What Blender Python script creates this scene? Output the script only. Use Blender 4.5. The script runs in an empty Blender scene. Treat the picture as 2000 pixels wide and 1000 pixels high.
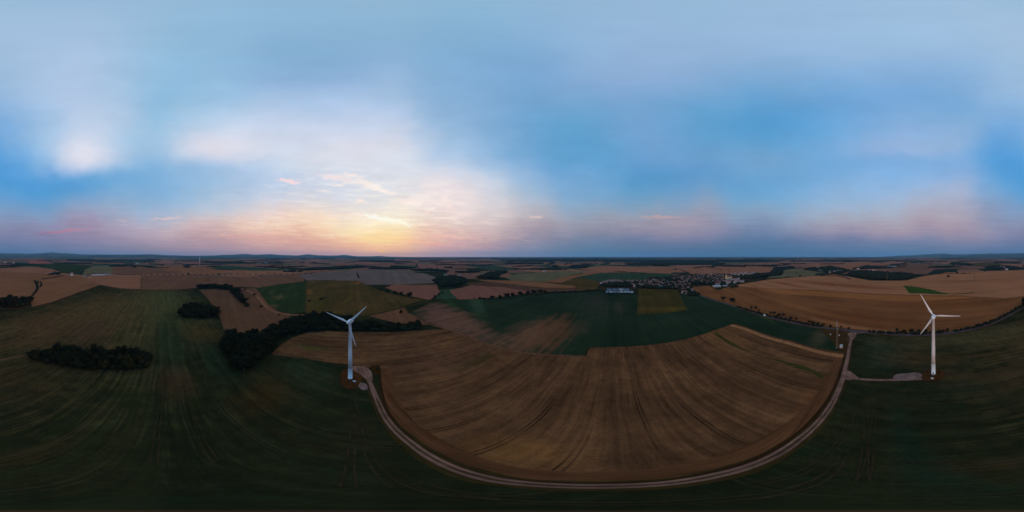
import bpy, bmesh, math, random
from mathutils import Vector, Matrix
R = math.radians
random.seed(11)
S = bpy.context.scene
COL = S.collection
H = 120.0                       # flying height of the camera above the fields

# ------------------------------------------------------------------ camera
cd = bpy.data.cameras.new('camera'); cam = bpy.data.objects.new('camera', cd); COL.objects.link(cam)
cd.type = 'PANO'
try: cd.panorama_type = 'EQUIRECTANGULAR'
except Exception: pass
try: cd.cycles.panorama_type = 'EQUIRECTANGULAR'
except Exception: pass
cam.location = (0, 0, H); cam.rotation_euler = (R(90), 0, 0)
cd.clip_start = 0.1; cd.clip_end = 80000
S.camera = cam
S.view_settings.view_transform = 'Standard'
S.view_settings.look = 'None'
S.view_settings.exposure = 0.0; S.view_settings.gamma = 1.0
S.view_settings.use_curve_mapping = False
S.render.engine = 'CYCLES'
S.cycles.use_denoising = True
S.cycles.max_bounces = 5; S.cycles.diffuse_bounces = 3; S.cycles.volume_bounces = 0

def lin1(c):
    c = c / 255.0
    return c / 12.92 if c <= .04045 else ((c + .055) / 1.055) ** 2.4
def lin(c): return tuple(lin1(v) for v in c)

# ------------------------------------------------------------------ node helper
class NT:
    def __init__(s, tree): s.t = tree; s.t.nodes.clear()
    def node(s, typ, **kw):
        n = s.t.nodes.new(typ)
        for k, v in kw.items(): setattr(n, k, v)
        return n
    def put(s, sock, v):
        if isinstance(v, bpy.types.NodeSocket): s.t.links.new(v, sock)
        elif v is not None: sock.default_value = v
    def math(s, op, a, b=None, c=None, clamp=False):
        n = s.node('ShaderNodeMath', operation=op); n.use_clamp = clamp
        s.put(n.inputs[0], a)
        if b is not None: s.put(n.inputs[1], b)
        if c is not None: s.put(n.inputs[2], c)
        return n.outputs[0]
    def smooth(s, v, a, b, o0=0., o1=1.):
        n = s.node('ShaderNodeMapRange', interpolation_type='SMOOTHSTEP')
        s.put(n.inputs[0], v); s.put(n.inputs[1], a); s.put(n.inputs[2], b); s.put(n.inputs[3], o0); s.put(n.inputs[4], o1)
        return n.outputs[0]
    def mix(s, f, a, b, blend='MIX'):
        n = s.node('ShaderNodeMix', data_type='RGBA', blend_type=blend)
        s.put(n.inputs[0], f)
        for sock, v in ((n.inputs[6], a), (n.inputs[7], b)):
            if isinstance(v, (tuple, list)): v = tuple(v[:3]) + (1.,)
            s.put(sock, v)
        return n.outputs[2]
    def noise(s, vec, scale, detail=2., rough=.5, out=0):
        n = s.node('ShaderNodeTexNoise'); s.put(n.inputs['Vector'], vec)
        n.inputs['Scale'].default_value = scale; n.inputs['Detail'].default_value = detail; n.inputs['Roughness'].default_value = rough
        return n.outputs[out]
    def vec(s, x, y, z=0.):
        n = s.node('ShaderNodeCombineXYZ'); s.put(n.inputs[0], x); s.put(n.inputs[1], y); s.put(n.inputs[2], z); return n.outputs[0]
    def sep(s, v):
        n = s.node('ShaderNodeSeparateXYZ'); s.put(n.inputs[0], v); return n.outputs

# ------------------------------------------------------------------ sky
SUN_AZ = R((745 - 1000) * .18); SUN_EL = R(3.0)
W = bpy.data.worlds.new('World'); S.world = W; W.use_nodes = True
n = NT(W.node_tree)
tc = n.node('ShaderNodeTexCoord'); D = tc.outputs['Generated']
x, y, z = n.sep(D)
u = n.math('ADD', n.math('MULTIPLY', n.math('ARCTAN2', x, y), 1000 / math.pi), 1000.)     # heading, 0..2000 round the compass
el = n.math('MULTIPLY', n.math('ARCSINE', z), 180 / math.pi)
v = n.math('SUBTRACT', 500., n.math('DIVIDE', el, .18))
# slow wandering of the soft cloud edges
wn = n.node('ShaderNodeTexNoise'); n.put(wn.inputs['Vector'], D); wn.inputs['Scale'].default_value = 2.6; wn.inputs['Detail'].default_value = 6; wn.inputs['Roughness'].default_value = .52
wr, wg, wb = n.sep(wn.outputs['Color'])
hor = n.smooth(el, 0., 14.)
uu = n.math('ADD', u, n.math('MULTIPLY', n.math('SUBTRACT', wr, .5), n.math('MULTIPLY', hor, 140.)))
vv = n.math('ADD', v, n.math('MULTIPLY', n.math('SUBTRACT', wg, .5), n.math('MULTIPLY', hor, 80.)))
SKY = {
0:    [(0,150,185,215),(50,160,190,218),(100,165,193,222),(150,160,190,220),(200,145,183,220),(250,112,168,220),(300,78,153,215),(340,72,150,212),(380,95,155,205),(420,125,150,185),(450,128,130,165),(475,98,120,160),(500,72,108,150)],
90:   [(0,150,185,215),(100,168,194,224),(200,168,195,228),(260,160,195,228),(300,150,192,228),(330,92,160,218),(355,70,150,212),(385,100,160,208),(420,135,155,188),(450,150,135,165),(475,112,124,162),(500,85,112,150)],
170:  [(0,150,185,215),(100,170,195,225),(200,180,200,228),(260,202,214,235),(298,242,233,240),(322,222,220,237),(342,130,178,222),(362,82,155,212),(385,98,160,210),(420,142,165,195),(450,168,140,165),(475,130,130,163),(500,98,118,153)],
235:  [(0,150,185,215),(100,163,193,222),(200,165,195,225),(260,180,204,230),(310,190,208,232),(335,150,188,224),(355,100,165,215),(385,112,168,212),(420,155,175,202),(450,172,155,178),(475,140,135,163),(500,112,124,154)],
305:  [(0,150,185,215),(100,150,190,220),(200,135,185,220),(260,130,185,220),(300,128,185,222),(340,112,170,216),(380,128,174,215),(415,165,182,207),(440,195,178,190),(470,168,150,170),(500,128,128,153)],
410:  [(0,150,187,217),(100,140,182,216),(200,150,190,222),(250,185,210,235),(285,228,223,232),(312,212,217,235),(338,140,182,222),(380,155,190,220),(410,190,200,215),(430,217,195,193),(460,202,165,168),(485,172,145,160),(500,150,138,158)],
550:  [(0,148,185,215),(100,130,175,210),(160,140,175,215),(200,165,195,228),(250,195,210,232),(290,210,218,232),(325,200,215,235),(350,185,205,232),(390,205,212,228),(420,236,212,204),(443,244,208,182),(465,228,172,155),(485,208,162,160),(500,200,165,165)],
640:  [(0,148,185,214),(100,128,172,208),(160,138,175,214),(200,172,198,230),(250,202,214,235),(290,222,221,230),(330,208,219,236),(380,212,218,230),(415,243,222,206),(438,252,226,190),(460,246,200,163),(480,226,168,153),(500,214,166,160)],
700:  [(0,148,185,213),(100,130,172,208),(160,140,175,215),(200,175,200,232),(250,205,215,235),(290,226,222,229),(330,215,222,235),(380,220,223,231),(410,246,234,218),(435,255,243,205),(455,255,226,176),(475,246,190,155),(490,232,170,155),(500,226,170,158)],
752:  [(0,147,185,213),(100,130,172,208),(200,168,196,228),(250,196,210,233),(290,218,219,230),(330,214,223,236),(380,226,226,230),(410,246,235,222),(435,255,247,212),(455,255,232,178),(470,255,210,150),(485,245,185,150),(500,242,180,140)],
920:  [(0,146,186,214),(100,125,170,210),(200,134,174,213),(250,138,177,214),(300,160,194,226),(340,204,214,233),(380,236,224,224),(410,238,220,218),(440,220,196,190),(465,216,173,168),(485,186,157,170),(500,174,158,172)],
1008: [(0,149,186,215),(100,126,170,211),(200,120,166,208),(260,112,165,208),(310,116,168,211),(345,145,184,220),(380,172,194,213),(420,192,178,183),(450,174,154,167),(475,145,138,164),(500,128,140,168)],
870:  [(0,145,185,213),(100,128,172,210),(200,140,178,215),(250,150,185,218),(300,176,201,230),(340,214,220,235),(380,240,226,226),(410,242,226,222),(440,236,207,192),(465,244,187,168),(485,216,170,170),(500,204,168,172)],
960:  [(0,147,187,215),(100,122,168,210),(200,126,168,209),(260,125,168,210),(320,158,193,228),(360,196,211,232),(400,220,214,218),(440,205,190,190),(465,192,163,170),(485,160,147,170),(500,148,150,174)],
1050: [(0,150,185,215),(100,130,172,212),(150,122,165,210),(200,115,165,208),(250,98,160,205),(310,102,160,208),(340,127,170,215),(380,157,182,207),(420,177,172,182),(450,165,150,165),(475,130,135,160),(500,113,133,163)],
1140: [(0,150,185,215),(100,140,178,214),(150,140,172,212),(200,113,165,208),(250,93,159,203),(310,88,157,205),(340,110,165,212),(380,130,170,205),(420,155,160,175),(450,140,140,160),(475,100,125,155),(500,83,123,153)],
1250: [(0,152,185,216),(100,147,178,215),(150,140,172,212),(200,122,165,210),(260,125,165,210),(310,110,160,208),(345,73,148,200),(375,88,155,200),(400,120,160,190),(425,160,160,172),(450,148,140,160),(470,105,120,155),(500,73,113,148)],
1350: [(0,152,187,217),(100,148,180,216),(150,142,172,210),(200,105,165,210),(250,92,158,205),(300,110,160,205),(330,95,150,200),(360,100,155,205),(395,140,160,185),(430,160,150,166),(455,145,135,160),(475,95,115,150),(500,68,108,143)],
1500: [(0,155,187,218),(100,150,182,218),(150,130,172,212),(200,88,155,205),(240,78,150,203),(280,100,160,205),(310,122,165,205),(340,100,160,208),(380,100,165,210),(410,130,165,195),(440,120,140,175),(470,75,115,155),(500,63,108,143)],
1620: [(0,155,188,220),(100,155,187,222),(150,125,172,215),(200,105,160,212),(250,95,165,218),(290,115,170,218),(320,105,165,215),(360,140,180,220),(400,160,180,205),(430,165,165,180),(455,150,140,165),(470,105,120,160),(500,70,110,148)],
1750: [(0,157,190,220),(100,157,190,222),(180,110,162,215),(220,130,175,220),(270,150,180,220),(295,155,180,218),(315,120,170,220),(350,130,180,228),(380,155,185,220),(410,167,176,195),(440,172,157,170),(460,152,140,165),(475,102,125,160),(500,82,118,153)],
1870: [(0,158,190,220),(100,160,190,222),(180,115,165,212),(220,120,168,212),(280,150,180,215),(310,120,170,218),(340,138,175,220),(370,170,182,210),(410,174,168,184),(440,172,154,168),(460,158,144,164),(480,112,125,160),(500,83,113,148)],
1965: [(0,155,190,218),(60,165,193,222),(120,155,188,220),(180,152,184,218),(240,122,170,220),(300,80,155,215),(330,72,155,218),(360,95,165,218),(390,125,165,205),(430,145,145,170),(460,135,135,165),(480,100,118,155),(500,78,108,146)],
}
def ramp(stops):
    r = n.node('ShaderNodeValToRGB'); cr = r.color_ramp; cr.interpolation = 'B_SPLINE'
    while len(cr.elements) < len(stops): cr.elements.new(.5)
    for e, st in zip(cr.elements, stops):
        e.position = st[0] / 500.0
        e.color = lin(st[1:]) + (1.,)
    n.put(r.inputs[0], n.math('DIVIDE', vv, 500., clamp=True))
    return r.outputs[0]
keys = sorted(SKY)
ramps = {k: ramp(SKY[k]) for k in keys}
num = None; den = None
def vsc(v_, f_):
    q = n.node('ShaderNodeVectorMath', operation='SCALE'); n.put(q.inputs[0], v_); n.put(q.inputs['Scale'], f_); return q.outputs[0]
def vadd(a_, b_):
    q = n.node('ShaderNodeVectorMath', operation='ADD'); n.put(q.inputs[0], a_); n.put(q.inputs[1], b_); return q.outputs[0]
ring = [(k, k) for k in keys] + [(k + 2000, k) for k in keys if k < 250] + [(k - 2000, k) for k in keys if k > 1750]
for pos, k in ring:
    i_ = keys.index(k); gaps = ((k - keys[i_ - 1]) % 2000, (keys[(i_ + 1) % len(keys)] - k) % 2000)
    sg = max(58., .74 * (gaps[0] + gaps[1]) / 2)
    q = n.math('DIVIDE', n.math('SUBTRACT', uu, float(pos)), sg)
    w_ = n.math('EXPONENT', n.math('MULTIPLY', n.math('MULTIPLY', q, q), -1.))
    c_ = vsc(ramps[k], w_)
    num = c_ if num is None else vadd(num, c_); den = w_ if den is None else n.math('ADD', den, w_)
cur = vsc(num, n.math('DIVIDE', 1., den))
# a veil of warm-lit cirrus above and beside the sunset
cv = n.math('SUBTRACT', n.math('MULTIPLY', z, 46.), n.math('MULTIPLY', u, -.006))
ck = n.noise(n.vec(n.math('MULTIPLY', x, 7.5), n.math('MULTIPLY', y, 7.5), cv), 1., 8., .66)
for (px, py, sx, sy, st) in ((690, 362, 150, 34, .8), (850, 405, 85, 42, .7), (700, 425, 190, 22, .8), (560, 455, 200, 26, .45), (860, 462, 140, 22, .5)):
    qa = n.math('DIVIDE', n.math('SUBTRACT', u, float(px)), float(sx)); qb = n.math('DIVIDE', n.math('SUBTRACT', v, float(py)), float(sy))
    qe = n.math('EXPONENT', n.math('MULTIPLY', n.math('ADD', n.math('MULTIPLY', qa, qa), n.math('MULTIPLY', qb, qb)), -1.))
    cur = n.mix(n.math('MULTIPLY', n.math('MULTIPLY', qe, n.smooth(ck, .47, .70)), st), cur, lin((255, 243, 230) if py < 440 else (250, 214, 184)))
    cur = n.mix(n.math('MULTIPLY', n.math('MULTIPLY', qe, n.smooth(ck, .50, .30)), st * .35), cur, lin((214, 190, 196)))
# thin cirrus and streaks, each where it hangs in the sky: heading, height, half sizes, tilt, colour, strength
WISPS = [
 (566,354,26,5,8,(255,222,222),.75),(655,347,40,7,8,(250,228,226),.6),(722,361,44,9,20,(255,240,230),.65),(800,394,30,7,3,(255,236,228),.6),
 (812,387,14,3,20,(255,238,232),.6),(706,394,14,3,10,(255,236,224),.8),(762,430,52,6,11,(255,253,236),.95),(834,416,8,5,0,(255,228,215),.6),
 (872,398,26,15,60,(255,230,222),.3),(120,452,50,3.2,-4,(200,112,130),.45),(85,456,22,2.2,-6,(140,105,150),.5),(238,431,13,3,0,(205,195,205),.5),(325,427,32,3.5,-4,(228,196,194),.5),
 (1290,424,46,3.2,1,(206,168,165),.5),(1330,432,60,14,3,(176,150,162),.25),(1047,424,16,3,3,(222,196,190),.7),(745,490,12,4,0,(255,196,110),.8),(742,466,52,12,0,(255,226,150),.5),
 (690,455,70,5,-5,(255,240,200),.25),(800,470,80,4,5,(255,180,140),.35),(620,470,90,4,-3,(240,170,150),.3),(560,437,70,5,-6,(252,225,205),.4),(850,478,60,3,4,(240,160,150),.3),
 (690,342,26,3,10,(252,232,228),.6),(744,371,24,4,24,(255,242,232),.75),(770,378,18,3,22,(250,238,232),.6),(805,398,24,4,2,(255,240,234),.7),(842,408,9,4,0,(255,240,228),.7),(900,420,30,5,-8,(250,226,216),.45),(870,385,22,8,-30,(252,236,230),.4),(735,424,26,3,12,(255,255,244),.9),(785,437,30,3,13,(255,250,226),.9),(640,423,60,3,-4,(250,222,206),.5),(520,420,40,2.5,-4,(236,208,202),.5),(480,462,80,3,-2,(222,160,150),.35),(700,478,60,3,2,(246,176,150),.45),(880,462,70,3,5,(246,196,178),.4),(940,480,60,3,4,(214,160,160),.35),(160,448,26,2,-5,(196,120,140),.5), (745,464,55,20,0,(255,226,168),.35),(170,300,44,22,0,(246,237,242),.3),(420,285,60,20,0,(234,226,234),.45),(475,250,90,30,-8,(205,216,238),.35),(600,255,70,24,4,(215,218,236),.3),(900,395,40,30,30,(246,228,226),.35),
]
w2 = n.node('ShaderNodeTexNoise'); n.put(w2.inputs['Vector'], D); w2.inputs['Scale'].default_value = 26; w2.inputs['Detail'].default_value = 5; w2.inputs['Roughness'].default_value = .62
r2, g2, b2 = n.sep(w2.outputs['Color'])
uw = n.math('ADD', u, n.math('MULTIPLY', n.math('SUBTRACT', r2, .5), 34.))
vw = n.math('ADD', v, n.math('MULTIPLY', n.math('SUBTRACT', g2, .5), 15.))
wfr = n.math('MULTIPLY', n.math('SUBTRACT', n.noise(n.vec(n.math('MULTIPLY', x, 34.), n.math('MULTIPLY', y, 34.), n.math('MULTIPLY', z, 120.)), 1., 6., .68), .5), 1.9)
for (px, py, sx, sy, rot, c, st) in WISPS:
    dx = n.math('SUBTRACT', uw, float(px)); dy = n.math('SUBTRACT', vw, float(py)); ca, sa = math.cos(R(rot)), math.sin(R(rot))
    a = n.math('ADD', n.math('MULTIPLY', dx, ca / sx), n.math('MULTIPLY', dy, sa / sx))
    b = n.math('ADD', n.math('MULTIPLY', dx, -sa / sy), n.math('MULTIPLY', dy, ca / sy))
    q = n.math('ADD', n.math('MULTIPLY', a, a), n.math('MULTIPLY', b, b))
    if sy < 20:
        qq = n.math('ADD', n.math('SUBTRACT', 1.15, n.math('SQRT', q)), wfr)
        g = n.math('MULTIPLY', n.smooth(qq, .0, .85), min(1., st * 1.1))
    else:
        g = n.math('MULTIPLY', n.math('EXPONENT', n.math('MULTIPLY', q, -.8)), st)
    cur = n.mix(g, cur, lin(c))
# faint banded streaks low over the horizon and soft mottling
sv = n.vec(n.math('MULTIPLY', x, 5.), n.math('MULTIPLY', y, 5.), n.math('MULTIPLY', z, 85.))
stn = n.noise(sv, 1.0, 5., .6)
low = n.math('MULTIPLY', n.smooth(el, 1., 4.), n.smooth(el, 24., 8.))
amt = n.math('ADD', 1., n.math('MULTIPLY', n.math('SUBTRACT', stn, .5), n.math('MULTIPLY', low, .34)))
cir = n.noise(n.vec(n.math('MULTIPLY', x, 3.5), n.math('MULTIPLY', y, 3.5), n.math('MULTIPLY', z, 9.)), 1.6, 7., .6)
mot = n.math('ADD', amt, n.math('MULTIPLY', n.math('SUBTRACT', cir, .5), .20))
cur = n.mix(1., cur, n.vec(mot, mot, mot), 'MULTIPLY')
nish = n.node('ShaderNodeTexSky'); nish.sky_type = 'NISHITA'; nish.sun_disc = False
nish.sun_elevation = SUN_EL; nish.sun_rotation = SUN_AZ; nish.altitude = 300; nish.dust_density = 1.0
bg1 = n.node('ShaderNodeBackground'); n.put(bg1.inputs[0], cur); bg1.inputs[1].default_value = 1.075
bg2 = n.node('ShaderNodeBackground'); n.put(bg2.inputs[0], nish.outputs[0]); bg2.inputs[1].default_value = .05
mx = n.node('ShaderNodeMixShader'); mx.inputs[0].default_value = .06
n.t.links.new(bg1.outputs[0], mx.inputs[1]); n.t.links.new(bg2.outputs[0], mx.inputs[2])
wo = n.node('ShaderNodeOutputWorld'); n.t.links.new(mx.outputs[0], wo.inputs[0])

sd = bpy.data.lights.new('sun', 'SUN'); sun = bpy.data.objects.new('sun', sd); COL.objects.link(sun)
sd.energy = 1.15; sd.color = (1., .58, .36); sd.angle = R(8)
sdir = Vector((math.sin(SUN_AZ) * math.cos(SUN_EL), math.cos(SUN_AZ) * math.cos(SUN_EL), math.sin(SUN_EL)))
sun.rotation_euler = sdir.to_track_quat('Z', 'Y').to_euler()

# ------------------------------------------------------------------ survey: where a heading and a depression meet the ground
def G(px, py, h=0.):
    az = R((px - 1000) * .18); d = (H - h) / math.tan(R((py - 500) * .18))
    return Vector((math.sin(az) * d, math.cos(az) * d, 0.))
def heading(px):
    a = R((px - 1000) * .18); return a

SKYIRR = (.345, .555, .80)
def alb(c): return tuple(min(.9, a / b) for a, b in zip(lin(c), SKYIRR))

# ------------------------------------------------------------------ object helpers
def prop(o, label=None, cat=None, group=None, kind=None):
    if label: o['label'] = label
    if cat: o['category'] = cat
    if group: o['group'] = group
    if kind: o['kind'] = kind
    return o
def mesh(name, verts, faces, mat=None, smooth=False):
    me = bpy.data.meshes.new(name); me.from_pydata([tuple(v) for v in verts], [], faces); me.update()
    if mat: me.materials.append(mat)
    if smooth:
        me.polygons.foreach_set('use_smooth', [True] * len(me.polygons))
    return me
def obj(name, me, parent=None, loc=None, rz=None):
    o = bpy.data.objects.new(name, me); COL.objects.link(o)
    if parent: o.parent = parent
    if loc is not None: o.location = loc
    if rz is not None: o.rotation_euler = (0, 0, rz)
    return o
def thing(name, label, cat, loc, rz=0., group=None):
    o = bpy.data.objects.new(name, None); COL.objects.link(o); o.location = loc; o.rotation_euler = (0, 0, rz)
    o.empty_display_size = 1
    return prop(o, label, cat, group)
class MB:
    def __init__(s): s.v = []; s.f = []
    def add(s, vs, fs):
        b = len(s.v); s.v += [Vector(q) for q in vs]; s.f += [tuple(i + b for i in f) for f in fs]
    def box(s, x0, x1, y0, y1, z0, z1, M=None):
        vs = [Vector((x, y, z)) for z in (z0, z1) for (x, y) in ((x0, y0), (x1, y0), (x1, y1), (x0, y1))]
        if M: vs = [M @ q for q in vs]
        s.add(vs, [(3, 2, 1, 0), (4, 5, 6, 7), (0, 1, 5, 4), (1, 2, 6, 5), (2, 3, 7, 6), (3, 0, 4, 7)])
    def lathe(s, prof, seg=24, M=None, cap=True):
        vs = []; fs = []
        for (r, zz) in prof:
            for k in range(seg):
                t = 2 * math.pi * k / seg; vs.append(Vector((r * math.cos(t), r * math.sin(t), zz)))
        for i in range(len(prof) - 1):
            for k in range(seg):
                a = i * seg + k; b = i * seg + (k + 1) % seg
                fs.append((a, b, b + seg, a + seg))
        if cap:
            fs.append(tuple(reversed(range(seg)))); fs.append(tuple((len(prof) - 1) * seg + k for k in range(seg)))
        if M: vs = [M @ q for q in vs]
        s.add(vs, fs)
    def bar(s, a, b, r, seg=5, r2=None):
        a = Vector(a); b = Vector(b); q = (b - a).to_track_quat('Z', 'Y').to_matrix().to_4x4(); q.translation = a
        s.lathe([(r, 0), (r if r2 is None else r2, (b - a).length)], seg, q)
    def build(s, name, mat, parent=None, smooth=False, loc=None, rz=None):
        return obj(name, mesh(name, s.v, s.f, mat, smooth), parent, loc, rz)

# ------------------------------------------------------------------ materials
def flat_mat(name, col, rough=.8, var=.15, scale=2., metal=0.):
    m = bpy.data.materials.new(name); m.use_nodes = True; t = NT(m.node_tree)
    g = t.node('ShaderNodeNewGeometry'); b = t.node('ShaderNodeBsdfPrincipled')
    nz = t.noise(g.outputs['Position'], scale, 4., .6)
    f = t.math('ADD', 1., t.math('MULTIPLY', t.math('SUBTRACT', nz, .5), 2 * var))
    t.put(b.inputs['Base Color'], t.mix(1., col, t.vec(f, f, f), 'MULTIPLY'))
    b.inputs['Roughness'].default_value = rough; b.inputs['Metallic'].default_value = metal
    b.inputs['Specular IOR Level'].default_value = .25
    o = t.node('ShaderNodeOutputMaterial'); t.t.links.new(b.outputs[0], o.inputs[0])
    return m

def field_mat(name, c1, c2, row, stripe=4., amp=1.2, patch=150., pamp=1.3, tram=24., tcol=None, tamp=.5, fine=.25, spots=(), stretch=40., c3=None):
    """soil or crop: drilled rows that run along heading `row`, mottling, wheel ruts, named spots of other growth"""
    m = bpy.data.materials.new(name); m.use_nodes = True; t = NT(m.node_tree)
    geo = t.node('ShaderNodeNewGeometry'); P = geo.outputs['Position']
    vr = t.node('ShaderNodeVectorRotate', rotation_type='Z_AXIS'); t.put(vr.inputs['Vector'], P); vr.inputs['Angle'].default_value = heading(row)
    bend = t.math('MULTIPLY', t.math('SUBTRACT', t.noise(P, 1 / 160., 2.), .5), 14.)
    rx, ry, _ = t.sep(vr.outputs[0]); rx = t.math('ADD', rx, bend)
    s1 = t.noise(t.vec(t.math('DIVIDE', rx, stripe), t.math('DIVIDE', ry, stripe * stretch)), 1., 4., .65)
    s2 = t.noise(t.vec(t.math('DIVIDE', rx, stripe * 5), t.math('DIVIDE', ry, stripe * stretch * 2)), 1., 2., .5)
    p1 = t.noise(P, 1. / patch, 5., .6)
    f = t.math('ADD', .5, t.math('MULTIPLY', t.math('SUBTRACT', s1, .5), amp))
    f = t.math('ADD', f, t.math('MULTIPLY', t.math('SUBTRACT', s2, .5), amp * .9))
    f = t.math('ADD', f, t.math('MULTIPLY', t.math('SUBTRACT', p1, .5), pamp * 1.6), clamp=True)
    c = t.mix(f, alb(c1), alb(c2))
    if c3:
        p3 = t.noise(P, 1. / (patch * .6), 4., .65)
        c = t.mix(t.smooth(p3, .54, .70, 0., .8), c, alb(c3))
    nw = t.noise(P, 1 / 26., 4., .65)
    for (px, py, ra, rb, ang, col, st) in spots:
        ctr = G(px, py); a = heading(ang)
        off = t.node('ShaderNodeVectorMath', operation='SUBTRACT'); t.put(off.inputs[0], P); off.inputs[1].default_value = ctr
        r_ = t.node('ShaderNodeVectorRotate', rotation_type='Z_AXIS'); t.put(r_.inputs['Vector'], off.outputs[0]); r_.inputs['Angle'].default_value = a
        ox, oy, _ = t.sep(r_.outputs[0])
        ox = t.math('DIVIDE', ox, rb); oy = t.math('DIVIDE', oy, ra)
        q = t.math('SQRT', t.math('ADD', t.math('MULTIPLY', ox, ox), t.math('MULTIPLY', oy, oy)))
        q = t.math('ADD', q, t.math('ADD', t.math('MULTIPLY', t.math('SUBTRACT', nw, .5), 1.5), t.math('MULTIPLY', t.math('SUBTRACT', s1, .5), 2.0)))
        c = t.mix(t.smooth(q, 1.35, .15, 0., st), c, alb(col))
    if tram:
        fr = t.math('SUBTRACT', t.math('FRACT', t.math('DIVIDE', rx, tram)), .5)
        dist = t.math('ABSOLUTE', t.math('SUBTRACT', t.math('ABSOLUTE', t.math('MULTIPLY', fr, tram)), 1.0))
        k = t.smooth(dist, .55, .12)
        brk = t.smooth(t.noise(t.vec(t.math('DIVIDE', rx, 30.), t.math('DIVIDE', ry, 90.)), 1., 3., .6), .40, .62)
        k = t.math('MULTIPLY', t.math('MULTIPLY', k, brk), tamp)
        c = t.mix(k, c, alb(tcol or c2))
    s3 = t.noise(t.vec(t.math('DIVIDE', rx, stripe * 2.2), t.math('DIVIDE', ry, stripe * stretch * 1.3), 7.), 1., 5., .7)
    fn = t.noise(P, .8, 6., .78)
    p9 = t.noise(P, 1 / 9., 4., .65)
    fm = t.math('ADD', 1., t.math('MULTIPLY', t.math('SUBTRACT', fn, .5), 2 * fine))
    fm = t.math('MULTIPLY', fm, t.math('ADD', 1., t.math('MULTIPLY', t.math('SUBTRACT', s3, .5), amp * 1.1)))
    fm = t.math('MULTIPLY', fm, t.math('ADD', 1., t.math('MULTIPLY', t.math('SUBTRACT', p9, .5), fine * 1.6)))
    c = t.mix(1., c, t.vec(fm, fm, fm), 'MULTIPLY')
    b = t.node('ShaderNodeBsdfDiffuse'); t.put(b.inputs['Color'], c)
    o = t.node('ShaderNodeOutputMaterial'); t.t.links.new(b.outputs[0], o.inputs[0])
    return m

def leaf_mat(name, c1, c2, c3):
    m = bpy.data.materials.new(name); m.use_nodes = True; t = NT(m.node_tree)
    g = t.node('ShaderNodeNewGeometry'); oi = t.node('ShaderNodeObjectInfo')
    nz = t.noise(g.outputs['Position'], .35, 4., .7)
    c = t.mix(t.smooth(nz, .3, .7), c1, c2)
    c = t.mix(t.smooth(oi.outputs['Random'], .5, 1., 0., .7), c, c3)
    b = t.node('ShaderNodeBsdfDiffuse'); t.put(b.inputs['Color'], c)
    o = t.node('ShaderNodeOutputMaterial'); t.t.links.new(b.outputs[0], o.inputs[0])
    return m

# ------------------------------------------------------------------ ground and fields
LZ = [0.0]
def nextz(): LZ[0] += .005; return LZ[0]
def sheet(name, pts, mat, label, cat='field', z=None):
    z = nextz() if z is None else z
    rg = random.Random(len(pts) * 7 + int(abs(pts[0].x))); q = []
    for i, p in enumerate(pts):
        nx = pts[(i + 1) % len(pts)]; L = (nx - p).length; k = max(1, min(40, int(L / max(3., p.length * .012))))
        for j in range(k):
            w_ = p.lerp(nx, j / k); am = min(9., max(.35, w_.length * .0022))
            q.append(w_ + Vector((rg.gauss(0, am * .7), rg.gauss(0, am * .7), 0)) * (0 if j == 0 and L > 200 else 1))
    pts = q
    bm = bmesh.new(); vs = [bm.verts.new((p.x, p.y, z)) for p in pts]
    f = bm.faces.new(vs); f.normal_update()
    if f.normal.z < 0: f.normal_flip()
    bmesh.ops.triangulate(bm, faces=[f])
    me = bpy.data.meshes.new(name); bm.to_mesh(me); bm.free(); me.materials.append(mat)
    return prop(obj(name, me), label, None, None, 'structure')
def dense(pts, step=12., closed=False):
    """smooth curve on the ground through the surveyed points"""
    out = []; N = len(pts)
    for i in range(N if closed else N - 1):
        p1 = pts[i]; p2 = pts[(i + 1) % N]
        p0 = pts[i - 1] if (i > 0 or closed) else p1 * 2 - p2
        p3 = pts[(i + 2) % N] if (i + 2 < N or closed) else p2 * 2 - p1
        d = (p2 - p1).length; k = max(2, min(24, int(d / step)))
        t1 = (p2 - p0) * .5; t2 = (p3 - p1) * .5
        if t1.length > d: t1 = t1.normalized() * d
        if t2.length > d: t2 = t2.normalized() * d
        for j in range(k):
            s = j / k; s2 = s * s; s3 = s2 * s
            out.append(p1 * (2 * s3 - 3 * s2 + 1) + t1 * (s3 - 2 * s2 + s) + p2 * (-2 * s3 + 3 * s2) + t2 * (s3 - s2))
    if not closed: out.append(pts[-1])
    return out
def P2(lst): return [G(*p) for p in lst]
def field(lst, mat, label, smooth=False, name='field'):
    pts = P2(lst)
    if smooth: pts = dense(pts, 12., True)
    return sheet(name, pts, mat, label)
def strip(name, pts, w, mat, label, off=0., z=None, kind='structure', jit=0.):
    z = nextz() if z is None else z
    L = []; Rr = []
    for i, p in enumerate(pts):
        a = pts[max(0, i - 1)]; b = pts[min(len(pts) - 1, i + 1)]
        t = (b - a).normalized(); nn = Vector((-t.y, t.x, 0)); ww = (w(i / (len(pts) - 1)) if callable(w) else w) * (1 + random.uniform(-jit, jit))
        c = p + nn * off
        L.append(c + nn * ww / 2); Rr.append(c - nn * ww / 2)
    vs = [Vector((q.x, q.y, z)) for q in L + Rr]; k = len(pts)
    me = mesh(name, vs, [(i, i + k, i + k + 1, i + 1) for i in range(k - 1)], mat)
    return prop(obj(name, me), label, None, None, kind)

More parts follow.
